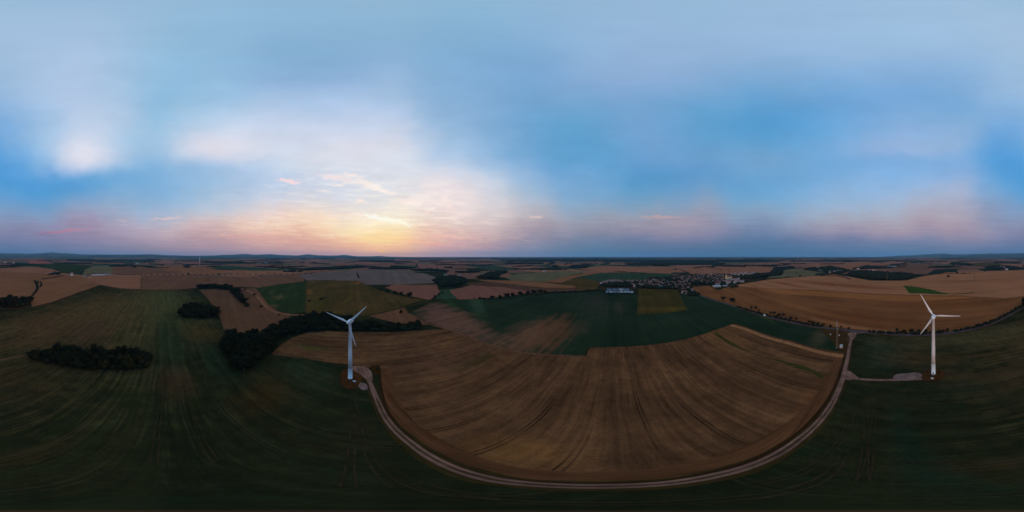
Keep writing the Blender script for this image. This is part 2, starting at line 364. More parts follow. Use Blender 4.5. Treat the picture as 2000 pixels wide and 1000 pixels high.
# the ground sheet: the dark green field under the camera
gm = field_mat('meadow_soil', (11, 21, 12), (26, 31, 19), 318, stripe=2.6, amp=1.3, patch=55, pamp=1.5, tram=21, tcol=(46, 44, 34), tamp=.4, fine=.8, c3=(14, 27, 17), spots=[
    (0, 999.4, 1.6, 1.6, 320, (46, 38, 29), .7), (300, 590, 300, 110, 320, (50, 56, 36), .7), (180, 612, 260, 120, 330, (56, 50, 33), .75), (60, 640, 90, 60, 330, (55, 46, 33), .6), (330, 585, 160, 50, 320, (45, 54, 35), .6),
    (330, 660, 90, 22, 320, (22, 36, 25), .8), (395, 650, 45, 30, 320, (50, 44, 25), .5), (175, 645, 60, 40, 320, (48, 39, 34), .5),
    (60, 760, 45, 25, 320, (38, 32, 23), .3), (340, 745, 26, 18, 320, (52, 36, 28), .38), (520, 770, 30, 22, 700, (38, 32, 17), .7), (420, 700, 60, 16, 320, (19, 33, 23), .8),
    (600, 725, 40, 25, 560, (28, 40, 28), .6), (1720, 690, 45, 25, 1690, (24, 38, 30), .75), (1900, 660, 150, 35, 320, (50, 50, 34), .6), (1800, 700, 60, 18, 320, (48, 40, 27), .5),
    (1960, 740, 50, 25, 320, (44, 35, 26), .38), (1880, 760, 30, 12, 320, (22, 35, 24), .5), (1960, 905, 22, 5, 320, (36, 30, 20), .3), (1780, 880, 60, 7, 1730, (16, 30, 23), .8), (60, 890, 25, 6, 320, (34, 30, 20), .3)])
def ring_ground():
    rad = [0, 40, 120, 400, 1200, 4000, 10000, 19500]; seg = 96; vs = [Vector((0, 0, 0))]; fs = []
    for r in rad[1:]:
        for k in range(seg):
            a = 2 * math.pi * k / seg; vs.append(Vector((r * math.cos(a), r * math.sin(a), 0)))
    for k in range(seg): fs.append((0, 1 + k, 1 + (k + 1) % seg))
    for i in range(len(rad) - 2):
        for k in range(seg):
            a = 1 + i * seg + k; b = 1 + i * seg + (k + 1) % seg; fs.append((a, a + seg, b + seg, b))
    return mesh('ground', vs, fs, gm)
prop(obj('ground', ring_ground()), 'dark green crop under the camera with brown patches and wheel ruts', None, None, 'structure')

# far patchwork of fields, one sheet of separate fields with their own crops; distance haze is mixed into the mauve tans
FARC = [((74, 58, 52), (84, 67, 60)), ((64, 52, 48), (74, 60, 56)), ((80, 62, 54), (88, 70, 61)), ((42, 54, 44), (50, 62, 50)), ((24, 40, 36), (32, 48, 42)), ((58, 56, 52), (66, 64, 60)), ((14, 26, 26), (20, 32, 32)), ((72, 56, 54), (82, 64, 61))]
farm = [field_mat('far_crop', a, b, 200 + 230 * i, stripe=18, amp=.7, patch=300, pamp=1.0, tram=0, fine=.1) for i, (a, b) in enumerate(FARC)]
def far_fields():
    rnd = random.Random(5); me = bpy.data.meshes.new('far_fields'); vs = []; fs = []; mi = []
    for m in farm: me.materials.append(m)
    for ring_i, (r0, r1, cell) in enumerate(((760, 1500, 210), (1500, 3200, 300), (3200, 7000, 420), (7000, 19000, 800))):
        rot = R(24 + 9 * ring_i); N = int(r1 / cell) + 2
        for i in range(-N, N + 1):
            jj = -N
            while jj <= N:
                ln = rnd.choice((1, 1, 2, 3)); 
                a = Vector((i * cell, jj * cell, 0)); b = Vector(((i + 1) * cell, (jj + ln) * cell, 0)); jj += ln
                cx = (a + b) / 2; d = cx.length
                if d < r0 or d > r1: continue
                q = [Vector((a.x, a.y, 0)), Vector((b.x, a.y, 0)), Vector((b.x, b.y, 0)), Vector((a.x, b.y, 0))]
                q = [Vector((p.x + rnd.uniform(-.12, .12) * cell, p.y + rnd.uniform(-.12, .12) * cell, .003 + .0006 * (ring_i))) for p in q]
                M = Matrix.Rotation(rot, 4, 'Z'); q = [M @ p for p in q]
                zz = .002 + rnd.random() * .0027
                if min(p.length for p in q) < 700: continue
                if max(abs(p.x) for p in q) > 18800 or max(p.length for p in q) > 19200: continue
                k = len(vs); vs += [Vector((p.x, p.y, zz)) for p in q]; fs.append((k, k + 1, k + 2, k + 3))
                c = M @ cx; az = math.degrees(math.atan2(c.x, c.y)) / .18 + 1000
                wts = [4, 3, 4, 2, 2, 2, 1, 3]
                if 960 < az < 1520 and d > 3500: wts = [1, 1, 1, 2, 5, 1, 9, 0]
                elif d > 6000: wts = [1, 2, 1, 2, 4, 2, 5, 2]
                elif 400 < az < 960: wts = [4, 4, 2, 2, 1, 5, 1, 3]
                elif az < 280: wts = [3, 2, 3, 3, 4, 2, 3, 2]
                elif az > 1500: wts = [5, 3, 5, 1, 1, 1, 1, 3]
                mi.append(rnd.choices(range(8), wts)[0])
    me.from_pydata([tuple(v) for v in vs], [], fs); me.polygons.foreach_set('material_index', mi); me.update()
    prop(obj('fields', me), 'patchwork of far brown and green fields reaching to the horizon', None, None, 'structure')
far_fields(); LZ[0] = .008

def fm(c1, c2, row, **k): return field_mat('crop', c1, c2, row, **k)
tan = fm((71, 54, 40), (83, 64, 49), 300, stripe=14, amp=.8, patch=120, pamp=1.2, tram=0, fine=.12)
tan2 = fm((80, 60, 49), (90, 70, 58), 420, stripe=14, amp=.8, patch=140, pamp=1.1, tram=0, fine=.12)
brn = fm((60, 48, 41), (70, 56, 47), 420, stripe=10, amp=.8, patch=140, pamp=1.2, tram=0, fine=.12)
pink = fm((70, 53, 49), (80, 60, 55), 860, stripe=10, amp=.9, patch=100, pamp=1.1, tram=0, fine=.12)
grey = fm((56, 57, 60), (68, 67, 70), 760, stripe=12, amp=.9, patch=160, pamp=1.3, tram=0, fine=.12)
olive = fm((35, 36, 19), (54, 47, 27), 690, stripe=6, amp=1.0, patch=70, pamp=1.6, tram=0, fine=.3, spots=[(605, 570, 60, 12, 600, (72, 60, 32), .7), (620, 592, 60, 30, 600, (42, 46, 20), .7), (700, 552, 60, 12, 760, (84, 58, 38), .6), (680, 585, 40, 10, 760, (58, 58, 26), .5)])
green = fm((18,33,19),(28,42,25), 600, stripe=5, amp=1.0, patch=70, pamp=1.2, tram=24, tcol=(48, 54, 40), tamp=.35, fine=.2, spots=[(545, 580, 30, 18, 600, (66, 62, 46), .6), (530, 570, 40, 10, 560, (48, 54, 36), .5), (535, 597, 14, 12, 600, (72, 64, 52), .5)])
dgreen = fm((22, 40, 32), (30, 48, 38), 1200, stripe=8, amp=.8, patch=150, pamp=1.2, tram=0, fine=.15)
ggrey = fm((52, 58, 46), (66, 70, 56), 1100, stripe=10, amp=.9, patch=150, pamp=1.2, tram=0, fine=.15)
dbrn = fm((44, 36, 31), (54, 44, 37), 1000, stripe=8, amp=.8, patch=100, pamp=1.2, tram=0, fine=.15)
red = fm((84, 54, 54), (96, 62, 62), 100, stripe=10, amp=.8, patch=100, pamp=1.2, tram=0, fine=.1)

prop(sheet('field', P2([(-2,604),(62,600),(100,591),(150,573),(196,557),(235,564.5),(275,566),(350,566),(388,564),(408,582),(430,612),(440,645),(300,680),(100,680),(-2,660)]), gm, None), 'dull green field with pale rows beyond the long copse')
# distant fields, back to front
field([(50,511),(70,507.5),(82,506),(95,511),(100,514),(60,515)], red, 'reddish far field on the left horizon')
field([(60,515),(130,515.5),(185,518),(168,526),(150,535),(118,533),(110,526),(80,522)], green, 'dark green far field between brown fields')
field([(168,527),(185,519),(215,518),(222,524),(218,533),(190,533),(160,536)], ggrey, 'pale grey green slope behind the farm')
field([(218,524),(260,519),(300,522),(360,528),(350,534),(230,535)], brn, 'brown far field behind the avenue')
field([(300,519),(370,519.5),(420,526),(470,532),(400,535),(330,529)], tan, 'tan far field behind the avenue')
field([(400,520),(440,519),(500,522),(560,527),(500,528),(430,525)], dgreen, 'green strip below the far turbine')
field([(420,527),(560,529),(585,535),(470,537)], tan2, 'tan field with a tree avenue')
field([(1165,547),(1240,547),(1290,540),(1330,536),(1420,532),(1490,529),(1500,540),(1450,552),(1427,560),(1400,561),(1385,557),(1352,558),(1362,575),(1350,578),(1320,566),(1245,566),(1180,574)], fm((22,23,18),(33,31,24),1300,stripe=8,amp=.9,patch=40,pamp=1.5,tram=0,fine=.2), 'gardens and yards of the village')
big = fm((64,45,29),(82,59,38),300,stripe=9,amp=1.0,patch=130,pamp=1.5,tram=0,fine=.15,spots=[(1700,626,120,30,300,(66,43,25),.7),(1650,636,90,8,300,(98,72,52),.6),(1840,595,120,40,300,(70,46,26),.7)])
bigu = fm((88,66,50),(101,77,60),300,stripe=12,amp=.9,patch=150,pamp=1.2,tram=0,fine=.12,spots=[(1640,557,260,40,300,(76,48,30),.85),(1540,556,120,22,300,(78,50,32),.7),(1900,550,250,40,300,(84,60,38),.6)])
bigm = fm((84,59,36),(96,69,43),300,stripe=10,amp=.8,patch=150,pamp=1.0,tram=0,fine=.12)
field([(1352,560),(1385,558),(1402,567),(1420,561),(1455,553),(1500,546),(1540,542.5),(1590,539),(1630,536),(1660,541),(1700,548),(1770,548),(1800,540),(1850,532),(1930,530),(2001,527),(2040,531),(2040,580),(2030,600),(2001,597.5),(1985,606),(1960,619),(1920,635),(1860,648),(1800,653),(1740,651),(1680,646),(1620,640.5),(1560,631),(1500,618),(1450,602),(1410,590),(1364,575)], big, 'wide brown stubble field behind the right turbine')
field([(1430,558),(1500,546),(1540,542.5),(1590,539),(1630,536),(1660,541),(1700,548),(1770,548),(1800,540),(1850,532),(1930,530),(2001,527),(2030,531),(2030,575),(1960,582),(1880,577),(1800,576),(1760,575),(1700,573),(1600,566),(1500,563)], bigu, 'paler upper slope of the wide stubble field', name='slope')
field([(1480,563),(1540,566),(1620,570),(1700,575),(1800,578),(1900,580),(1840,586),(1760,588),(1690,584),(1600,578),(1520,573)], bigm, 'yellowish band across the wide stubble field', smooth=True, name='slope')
field([(1764,557.5),(1780,559),(1800,562),(1820,566),(1840,571),(1862,574.5),(1830,574.5),(1800,573),(1776,573)], fm((26,46,18),(34,54,22),1800,stripe=5,amp=.8,patch=60,pamp=1,tram=0,fine=.2), 'small green lens shaped field above the right turbine')
field([(1850,574),(1900,571),(1905,572.5),(1862,575.5)], fm((52,48,26),(60,52,30),1800,tram=0), 'grassy tail of the green field')
field([(0,524),(60,521),(100,525),(118,531),(60,533),(0,530)], tan2, 'brown far slope at the left')
field([(0,530),(60,533),(130,537),(76,545),(68,551),(71,563),(62,578),(20,582),(0,582)], tan, 'tan stubble slope behind the round copse')
field([(76,547),(130,538.5),(165,540),(196,556),(150,572),(100,590),(62,599),(58,582),(74,566)], tan, 'tan stubble field beside the curved hedge')
field([(165,540),(274,538),(275,564.5),(235,563),(196,556)], tan2, 'pale tan stubble field')
field([(275.5,538),(380,536),(470,541),(560,537),(588,537),(592,544),(596,549),(545,555),(505,562),(470,560),(440,562),(380,562.5),(350,565),(275.5,565)], brn, 'brown field between copses')
field([(585,536),(640,531),(700,527),(750,527),(830,534),(862,545),(845,553),(760,556),(716,556),(700,548),(640,547),(600,548),(592,544)], grey, 'grey stubble field')
field([(600,549),(650,547.5),(700,548),(716,556),(742,568),(790,579),(828,586),(812,590),(785,599),(755,608),(700,618),(640,610),(598,614),(598,580)], olive, 'olive meadow behind the left turbine')
field([(502,563),(545,555),(597,549.5),(597.5,580),(596,608),(568,613),(545,608),(522,592),(510,576)], green, 'dark green field with pale patches')
field([(388,566),(440,563),(500,563),(510,576),(522,592),(545,609),(572,614),(552,630),(500,650),(440,650),(426,610),(405,582)], fm((53,43,35),(66,52,42),440,stripe=6,amp=1.0,patch=90,pamp=1.3,tram=0,fine=.2), 'dark brown bare field behind the long wood')
field([(752,562),(770,555.5),(852,556),(860,572),(838,586),(800,578)], pink, 'pinkish stubble field behind four trees')
field([(720,617),(790,601),(798,612),(838,634),(790,634)], fm((60,46,37),(70,54,42),760,stripe=5,amp=1,patch=50,pamp=1.2,tram=0,fine=.2), 'small brown field corner')
field([(860,566),(900,562),(888,578),(895,584),(868,584),(850,583)], dgreen, 'grass corner between pink fields')
field([(905,553),(960,549),(1125,561),(1145,567),(1040,572),(985,564),(920,557)], dbrn, 'dark fallow field')
field([(878,567),(918,557),(985,561),(1045,571),(1000,577),(945,583),(896,585),(886,577)], pink, 'pink stubble field behind the row of trees')
field([(925,546),(1000,548),(1060,551),(1124,558.5),(1124,562),(1070,562),(1000,555)], tan, 'narrow tan stubble strip')
field([(985,542),(1010,535),(1090,529),(1150,530),(1105,540),(1062,550.5),(1000,548)], ggrey, 'grey green field with yellow edge')
field([(1062,550.5),(1105,540),(1160,531),(1178,532),(1120,543),(1096,553)], tan, 'tan stubble wedge')
field([(1096,554),(1122,542),(1150,542),(1172,552),(1166,565),(1128,566),(1124,558)], olive, 'olive meadow left of the village')
field([(1125,541),(1172,533),(1250,532),(1320,535),(1290,545),(1240,549),(1172,550)], dgreen, 'green field behind the village')
field([(1130,525),(1180,519),(1260,521),(1330,528),(1345,532),(1250,531.5),(1180,531)], tan2, 'tan far slope beyond the village')
field([(1330,524),(1400,517),(1470,519),(1520,524),(1500,533),(1420,535),(1350,535)], tan2, 'tan far field behind the church')
field([(1515,528),(1560,525),(1598,530),(1590,539),(1545,541),(1500,543)], ggrey, 'green far field before the hamlet')
field([(1560,522),(1600,514),(1700,510),(1740,516),(1700,526),(1620,524)], tan2, 'tan far field behind the hamlet')
field([(1700,520),(1760,514),(1860,519),(1900,523),(1800,527),(1740,528)], brn, 'brown far field at the right')
field([(1880,516),(1930,511),(1960,516),(1940,521),(1890,520)], olive, 'yellow green far field at the right')
# village ground, then the big fields
# teal field
teal = fm((11,26,18),(24,38,29),1205,stripe=6,amp=.9,patch=110,pamp=1.4,tram=26,tcol=(30,44,38),tamp=.25,fine=.3,spots=[
  (865,622,130,46,780,(68,52,48),.95),(915,634,90,30,780,(68,54,47),.85),(1040,655,80,30,1180,(70,55,44),.95),(1085,645,70,30,1160,(62,48,36),.85),(1010,640,40,14,1180,(50,46,38),.6),
  (1130,640,40,18,1180,(40,40,32),.6),(930,590,120,20,900,(36,56,46),.6),(1165,590,120,40,1180,(38,42,40),.5),(1210,600,60,12,1200,(44,46,44),.5),(1600,660,30,14,1640,(50,50,40),.7),(1480,613.5,60,5,1310,(40,60,30),.6),(880,592,50,8,800,(24,52,24),.6)])
field([(800,611),(842,591),(872,585),(940,583.5),(1000,578),(1060,574),(1120,571),(1172,568.5),(1190,574),(1242,574.5),(1340,574),(1362,576),(1410,591.5),(1450,604),(1500,620),(1560,633),(1600,640),(1625,665),(1645,690),(1610,684),(1550,668),(1500,655),(1460,641),(1432,631),(1395,645),(1340,662),(1280,672),(1200,677),(1152,678),(1143,694),(1100,693.5),(1050,690),(1000,682.5),(950,670),(900,652),(868,641),(832,629)], teal, 'wide dark teal green crop with bare brown patches')
field([(1248,563),(1322,563.5),(1340,600),(1345,605),(1300,611.5),(1244,614)], fm((31,33,14),(45,43,21),1240,stripe=5,amp=.9,patch=60,pamp=1.5,tram=0,fine=.25,spots=[(1268,604,20,40,1240,(54,46,27),.6),(1310,604,20,40,1240,(56,52,18),.6),(1290,575,40,30,1240,(44,42,18),.6)]), 'olive square plot before the village')
# stubble field in front of the camera
stub = fm((40,31,21),(72,56,40),1203,stripe=2.4,amp=1.4,patch=50,pamp=1.0,tram=24,tcol=(20,15,11),tamp=1.0,fine=.7,stretch=30,spots=[
  (935,704,34,7,1203,(40,40,20),.9),(605,679,26,4,1203,(34,46,20),.9),(1020,885,14,18,1170,(78,60,34),.7),(880,700,60,30,1200,(60,46,38),.4),(1420,660,60,30,1300,(72,56,36),.5),(1380,720,40,10,1203,(46,32,24),.5),(1580,800,26,8,1600,(74,50,32),.5),(640,655,36,4,1203,(74,66,48),.5),(590,700,26,7,1203,(34,36,24),.6)])
road_px = [(714,730),(724,750),(735,778),(758,823),(808,870),(880,912),(960,936),(1050,946.5),(1170,950),(1300,944.5),(1400,928),(1500,896),(1560,859),(1600,823),(1628,783),(1645,742),(1655,700),(1661,668),(1665,649)]
fld = [(742,720),(745,745),(752,785),(775,830),(822,872),(890,909),(968,931),(1055,941),(1170,944),(1295,938),(1392,921),(1488,888),(1546,852),(1586,817),(1615,780),(1634,742),(1647,700),(1650,689)]
field([(530,692),(600,701),(670,711)] + fld + [(1610,683),(1550,667),(1500,654.5),(1460,640),(1432,632),(1395,645.5),(1340,662.5),(1280,672.5),(1200,677.5),(1152,679),(1143,695),(1100,694.5),(1050,691),(1000,684),(950,671),(900,653),(868,642.5),(820,645),(760,648.5),(700,649),(640,647),(600,650),(570,660),(545,676)], stub, 'brown stubble field with curving cultivator lines')
# headland along the farm track
head = fm((46,34,23),(64,47,32),670,stripe=1.6,amp=1.6,patch=40,pamp=1.0,tram=7,tcol=(34,26,16),tamp=.6,fine=.35,stretch=40)
hl = dense(P2(fld), 10.)
strip('headland', hl[:-1], 9., head, 'headland ploughed along the farm track', off=4.2, jit=.12)
grassm = fm((24,26,13),(38,33,18),670,stripe=1.2,amp=1.5,patch=14,pamp=1.6,tram=0,fine=.5)
road = dense(P2(road_px), 8.)
strip('verge', road, 7.5, grassm, 'dark grass verge of the farm track', jit=.10)
strip('verge', [p for p in hl], 1.8, fm((22,17,9),(32,24,13),670,stripe=1,tram=0,fine=.4), 'dark weedy edge between stubble and track', off=-.6, jit=.25)
grav = fm((60,51,50),(84,72,70),670,stripe=.8,amp=1.2,patch=9,pamp=1.3,tram=0,fine=.3)
strip('farm_track', road, 3.4, grav, 'pale gravel farm track past both turbines', jit=.05)
strip('track_grass', road[4:-8], .9, fm((34,31,22),(50,43,33),670,stripe=.8,tram=0,patch=9,fine=.5), 'worn grass between the wheel ruts', jit=.4)
# upper edges of the stubble field
strip('bank', dense(P2([(1432,633),(1462,641.5),(1502,656),(1552,669),(1612,685),(1650,691)]), 8.), 7., fm((84,64,46),(98,76,56),1640,stripe=1.5,tram=0,patch=20,fine=.3), 'pale dry grass bank beside the stubble', off=-6)
strip('grass_strip', dense(P2([(1396,650),(1430,673),(1480,694),(1530,707),(1590,726),(1606,738)]), 6.), lambda t: 3.2 + 2 * math.sin(9 * t), fm((26,34,15),(40,44,20),1640,stripe=1,tram=0,patch=10,fine=.4), 'uncut green strip through the stubble', jit=.3)
strip('field_path', dense(P2([(800,612),(832,630.5),(868,642),(900,653),(950,671),(1000,684),(1050,692),(1100,695),(1143,696)]), 8.), 3.6, fm((48,38,31),(68,55,45),900,stripe=1.2,tram=0,patch=14,fine=.5), 'pale path between the teal crop and the stubble', jit=.4)
strip('field_path', dense(P2([(1143,695.5),(1150,679)]), 8.), 3., grassm, 'grassy notch in the field edge')
strip('field_path', dense(P2([(480,566),(498,576),(512,590),(520,600),(540,610),(572,615),(600,616)]), 8.), lambda t: 9 - 3 * t, fm((74,58,48),(86,68,56),560,stripe=1.5,tram=0,patch=20,fine=.25), 'pale field path round the green field')
strip('field_path', dense(P2([(0,704),(25,699),(48,694)]), 6.), 2.2, fm((56,48,36),(66,56,42),320,tram=0), 'worn path leading to the long copse', jit=.3)
strip('verge', dense(P2([(2,603),(62,600),(100,591),(150,573),(196,557)]), 10.), 5., fm((40,28,22),(50,36,27),150,tram=0), 'dark grass verge of the left field', jit=.2)
strip('verge', dense(P2([(196,556.5),(235,564.5),(275,566),(350,566.5),(385,564)]), 10.), 6., fm((46,32,24),(56,40,30),350,tram=0), 'brown verge behind the left field', jit=.2)
strip('verge', dense(P2([(130,538),(105,541),(80,546)]), 10.), 7., fm((20,26,12),(28,32,16),100,tram=0), 'green ditch edge', jit=.2)
strip('verge', P2([(598,549),(598,580),(597,610)]), 4., fm((36,34,20),(46,42,26),598,tram=0), 'grass edge between green field and meadow', jit=.2)
strip('verge', dense(P2([(690,618),(740,612),(790,600),(836,588)]), 10.), 6., fm((30,28,16),(40,36,20),700,tram=0), 'dark edge of the olive meadow', jit=.2)
# wheel tracks that leave the rows
rut = fm((22,24,17),(37,34,26),670,stripe=.8,amp=1.2,patch=6,pamp=1.6,tram=0,fine=.5)
for k, ls in enumerate(([(676,760),(684,800),(688,850),(684,905),(680,950)], [(695,790),(702,840),(718,885),(745,925),(790,955),(860,970),(960,978)], [(690,765),(706,810),(722,870),(760,915),(830,950),(930,967),(1040,975)],
        [(500,815),(560,855),(640,880),(720,884),(775,872)], [(300,905),(306,850),(314,790),(318,740)], [(375,790),(392,850),(420,900)], [(1000,980),(1200,984),(1400,976),(1540,958),(1620,925),(1650,885)], [(1470,945),(1560,925),(1620,885),(1650,845),(1668,800)],
        [(1690,790),(1692,840),(1690,880),(1684,930)], [(1735,775),(1712,795),(1705,840),(1700,885),(1684,940)], [(1690,772),(1740,765),(1830,757),(1862,740),(1856,722),(1835,716)], [(1720,832),(1800,833),(1900,829)], [(1730,898),(1820,902),(1900,902)], [(1910,722),(1960,714),(2000,704)], [(445,740),(444,700),(446,690)], [(310,740),(330,700),(322,690)])):
    line = dense(P2(ls), 5.)
    strip('wheel_track', line, .4, rut, 'faint pair of tyre marks in the dark crop', off=.95, jit=.5)
    strip('wheel_track', line, .4, rut, 'faint pair of tyre marks in the dark crop', off=-.95, jit=.5)

# asphalt road with verge
asp = flat_mat('asphalt', alb((38, 35, 44)), .9, .2, .6)
mr_px = [(1352,569),(1364,575.6),(1410,591),(1450,603.3),(1500,619.3),(1560,632.5),(1620,642),(1680,647.7),(1740,652.8),(1800,654.6),(1860,649.7),(1920,637),(1960,621),(1985,607.5),(2001,598.6),(2030,592)]
mr = dense(P2(mr_px), 12.)
strip('road_verge', mr, 12., fm((34,30,20),(46,38,26),1690,tram=0,patch=16), 'grass verge of the country road', jit=.1)
strip('road', mr, 5.6, asp, 'dark asphalt country road')
whitep = flat_mat('road_paint', (.3, .3, .29), .8, .1)
strip('road_marking', mr, .14, whitep, 'white edge line of the country road', off=2.6)
strip('road_marking', mr, .14, whitep, 'white edge line of the country road', off=-2.6)
# dark rough triangle by the mast, turbine access and pads
field([(1601,641),(1640,644.5),(1664,649),(1659,672),(1652,690),(1640,688),(1622,662)], fm((34,28,16),(44,34,20),1640,stripe=1.5,amp=1.2,patch=14,pamp=1.5,tram=0,fine=.4), 'rough dark grass plot around the mast', name='grass_plot')
strip('farm_track', road[-16:], 3.6, grav, 'upper end of the gravel track by the road')
field([(1655,652),(1660,650),(1700,649.5),(1690,650.6),(1673,652),(1669,660),(1662,668)], grav, 'gravel splay where the track meets the road', name='track_splay')
strip('farm_track', dense(P2([(1645,738),(1668,739.5),(1690,742),(1720,742.8),(1760,742.2),(1806,740)]), 6.), 3.2, grav, 'gravel access track to the right turbine', jit=.08)
field([(1646,733),(1654,724),(1662,727),(1682,741),(1650,743),(1642,743)], grav, 'gravel junction of the two tracks', name='track_splay')
pad = fm((60,56,60),(84,78,82),1760,stripe=1,amp=.8,patch=6,pamp=1.6,tram=0,fine=.3)
field([(1744,740),(1749,733),(1760,730),(1772,729.5),(1786,728),(1799,730),(1800,737),(1780,741),(1755,742)], pad, 'grey gravel crane pad beside the right turbine', smooth=True, name='gravel_pad')
field([(1800,735),(1806,726),(1822,720.5),(1838,723),(1846,731),(1838,741),(1818,745),(1803,743)], fm((32,22,12),(46,32,18),1820,stripe=1,amp=1,patch=6,pamp=1.6,tram=0,fine=.4), 'brown weedy ring around the right turbine', smooth=True, name='soil_ring')
field([(664,735),(672,722),(690,717),(706,722),(708,740),(700,757),(680,760),(666,750)], fm((32,22,12),(48,33,18),680,stripe=1,amp=1,patch=6,pamp=1.6,tram=0,fine=.4), 'brown weedy ring around the left turbine', smooth=True, name='soil_ring')
field([(687,722),(690,715),(706,715.5),(720,720),(728,732),(727,744),(716,742),(704,732),(694,726)], grav, 'pale gravel pad beside the left turbine', smooth=True, name='gravel_pad')
field([(700,752),(706,748),(716,751),(719,759),(712,763),(703,760)], pad, 'small grey gravel heap area', smooth=True, name='gravel_pad')
field([(722,716),(732,713.5),(742,715),(741,728),(735,733),(727,724)], fm((26,19,8),(40,30,10),735,stripe=1,amp=1,patch=5,pamp=1.6,tram=0,fine=.5), 'dark weedy corner beside the gravel pad', smooth=True, name='grass_plot')

# ------------------------------------------------------------------ hills on the horizon
hillm = fm((26,40,36),(46,56,48),300,stripe=60,amp=.8,patch=900,pamp=2.2,tram=0,fine=.05)
def ridge(prof, d, dep, label):
    """a long hill: crest through (heading, crest row) pairs at distance d, sloping down both ways"""
    vs = []; fs = []; rows = 7; cols = []
    rnd = random.Random(int(d))
    for i in range(len(prof) - 1):
        (x0, y0), (x1, y1) = prof[i], prof[i + 1]; k = max(1, int((x1 - x0) / 4))
        for j in range(k):
            t = j / k; t = t * t * (3 - 2 * t); cols.append((x0 + (x1 - x0) * j / k, y0 + (y1 - y0) * t))
    cols.append(prof[-1])
    for (px, py) in cols:
        a = heading(px); h = H - d * math.tan(R((py - 500) * .18)); h = max(0., (h - H * (1 - d / 19500)) * 1.45 + H * (1 - d / 19500)) * rnd.uniform(.97, 1.03)
        for r in range(rows):
            t = r / (rows - 1) * 2 - 1; dd = d + t * dep; q = math.cos(t * math.pi / 2) ** 1.3
            vs.append(Vector((math.sin(a) * dd, math.cos(a) * dd, h * q - .5)))
    for i in range(len(cols) - 1):
        for r in range(rows - 1):
            a = i * rows + r; fs.append((a, a + rows, a + rows + 1, a + 1))
    prop(obj('hills', mesh('hills', vs, fs, hillm, True)), label, None, None, 'structure')
ridge([(-130,500.5),(-60,497.2),(0,497.4),(40,498),(70,497.3),(100,495.8),(125,497),(170,498.5),(215,498.8),(270,498.6),(292,498.3),(330,499.6),(370,500.2),(410,500),(440,499),(480,498),(500,498.8),(525,498.2),(560,499.4),(580,500),(600,498.4),(625,499.6),(650,500),(672,499.2),(700,501),(720,501),(742,500.6),(765,501.6),(790,501.8),(830,502.4)], 16500, 1400, 'low blue hills along the left horizon')
ridge([(-20,501.5),(40,500.8),(110,500.2),(160,500.6),(215,499.0),(235,499.8),(290,499.4),(330,500.6),(420,501.4),(520,501.3),(640,501.6),(760,502.6)], 12000, 900, 'nearer wooded hills along the left horizon')
ridge([(1700,502),(1780,499.8),(1810,498.4),(1840,497.4),(1865,498.6),(1885,498.2),(1910,497.8),(1935,497.6),(1960,497.2),(2000,496.8),(2040,497.2),(2100,500)], 17500, 1200, 'low blue hills along the right horizon')
ridge([(1850,501.8),(1880,500.4),(1920,499.4),(1950,499.6),(1985,498.6),(2030,499.4),(2080,501.5)], 13000, 800, 'dark wooded hills at the right horizon')

# ------------------------------------------------------------------ trees
bark = flat_mat('bark', (.06, .045, .035), .9, .3, 3.)
LEAF = {'dark': leaf_mat('dark_leaves', (.008, .008, .0035), (.026, .025, .010), (.022, .018, .007)),
        'brown': leaf_mat('autumn_leaves', (.028, .020, .007), (.044, .031, .010), (.020, .021, .007)),
        'olive': leaf_mat('olive_leaves', (.015, .015, .006), (.024, .023, .008), (.02, .018, .007))}
ICO = {}
def ico(sub):
    if sub not in ICO:
        bm = bmesh.new(); bmesh.ops.create_icosphere(bm, subdivisions=sub, radius=1.)
        ICO[sub] = ([v.co.copy() for v in bm.verts], [tuple(v.index for v in f.verts) for f in bm.faces]); bm.free()
    return ICO[sub]
def crown_mesh(seed, mat, low=False):
    """crown of a tree one unit tall: lumps of leaf clumps, ragged outline with gaps"""
    rnd = random.Random(seed); mb = MB(); iv, jf = ico(1)
    lumps = []
    for i in range(11 if not low else 7):
        a = rnd.uniform(0, 6.28); r = rnd.uniform(.04, .30); zc = rnd.uniform(.34, .80) if not low else rnd.uniform(.25, .7)
        r *= 1.15 - abs(zc - .5) * .9
        lumps.append((Vector((r * math.cos(a), r * math.sin(a), zc)), rnd.uniform(.12, .20)))
    lumps.append((Vector((0, 0, .55)), .24))
    for c, rr in lumps:
        k = [rnd.uniform(.62, .92) for _ in iv]
        mb.add([c + Vector((p.x * rr * q, p.y * rr * q, p.z * rr * q * .85)) for p, q in zip(iv, k)], jf)
        for _ in range(70):
            d = Vector((rnd.gauss(0, 1), rnd.gauss(0, 1), rnd.gauss(.15, 1))).normalized(); p = c + Vector((d.x, d.y, d.z * .88)) * rr * rnd.uniform(.75, 1.15)
            nn = (d + Vector((rnd.gauss(0, .6), rnd.gauss(0, .6), rnd.gauss(0, .6)))).normalized(); q = nn.to_track_quat('Z', 'Y').to_matrix(); s = rnd.uniform(.022, .05)
            mb.add([p + q @ Vector(e) * s for e in ((-1, -.6, 0), (.2, -1, .2), (1, .3, 0), (-.1, 1, -.2))], [(0, 1, 2, 3)])
    return mesh('crown', mb.v, mb.f, mat)
def trunk_mesh(seed):
    rnd = random.Random(seed); mb = MB()
    mb.bar((0, 0, 0), (rnd.uniform(-.01, .01), rnd.uniform(-.01, .01), .62), .028, 7, .010)
    for i in range(5):
        a = i * 1.26 + rnd.uniform(-.4, .4); z0 = rnd.uniform(.2, .42)
        mb.bar((0, 0, z0), (.2 * math.cos(a), .2 * math.sin(a), z0 + rnd.uniform(.15, .28)), .012, 5, .004)
    return mesh('trunk', mb.v, mb.f, bark)
TRK = [trunk_mesh(s) for s in range(3)]
CRN = {k: [crown_mesh(100 + 7 * i, LEAF[k]) for i in range(4)] for k in LEAF}
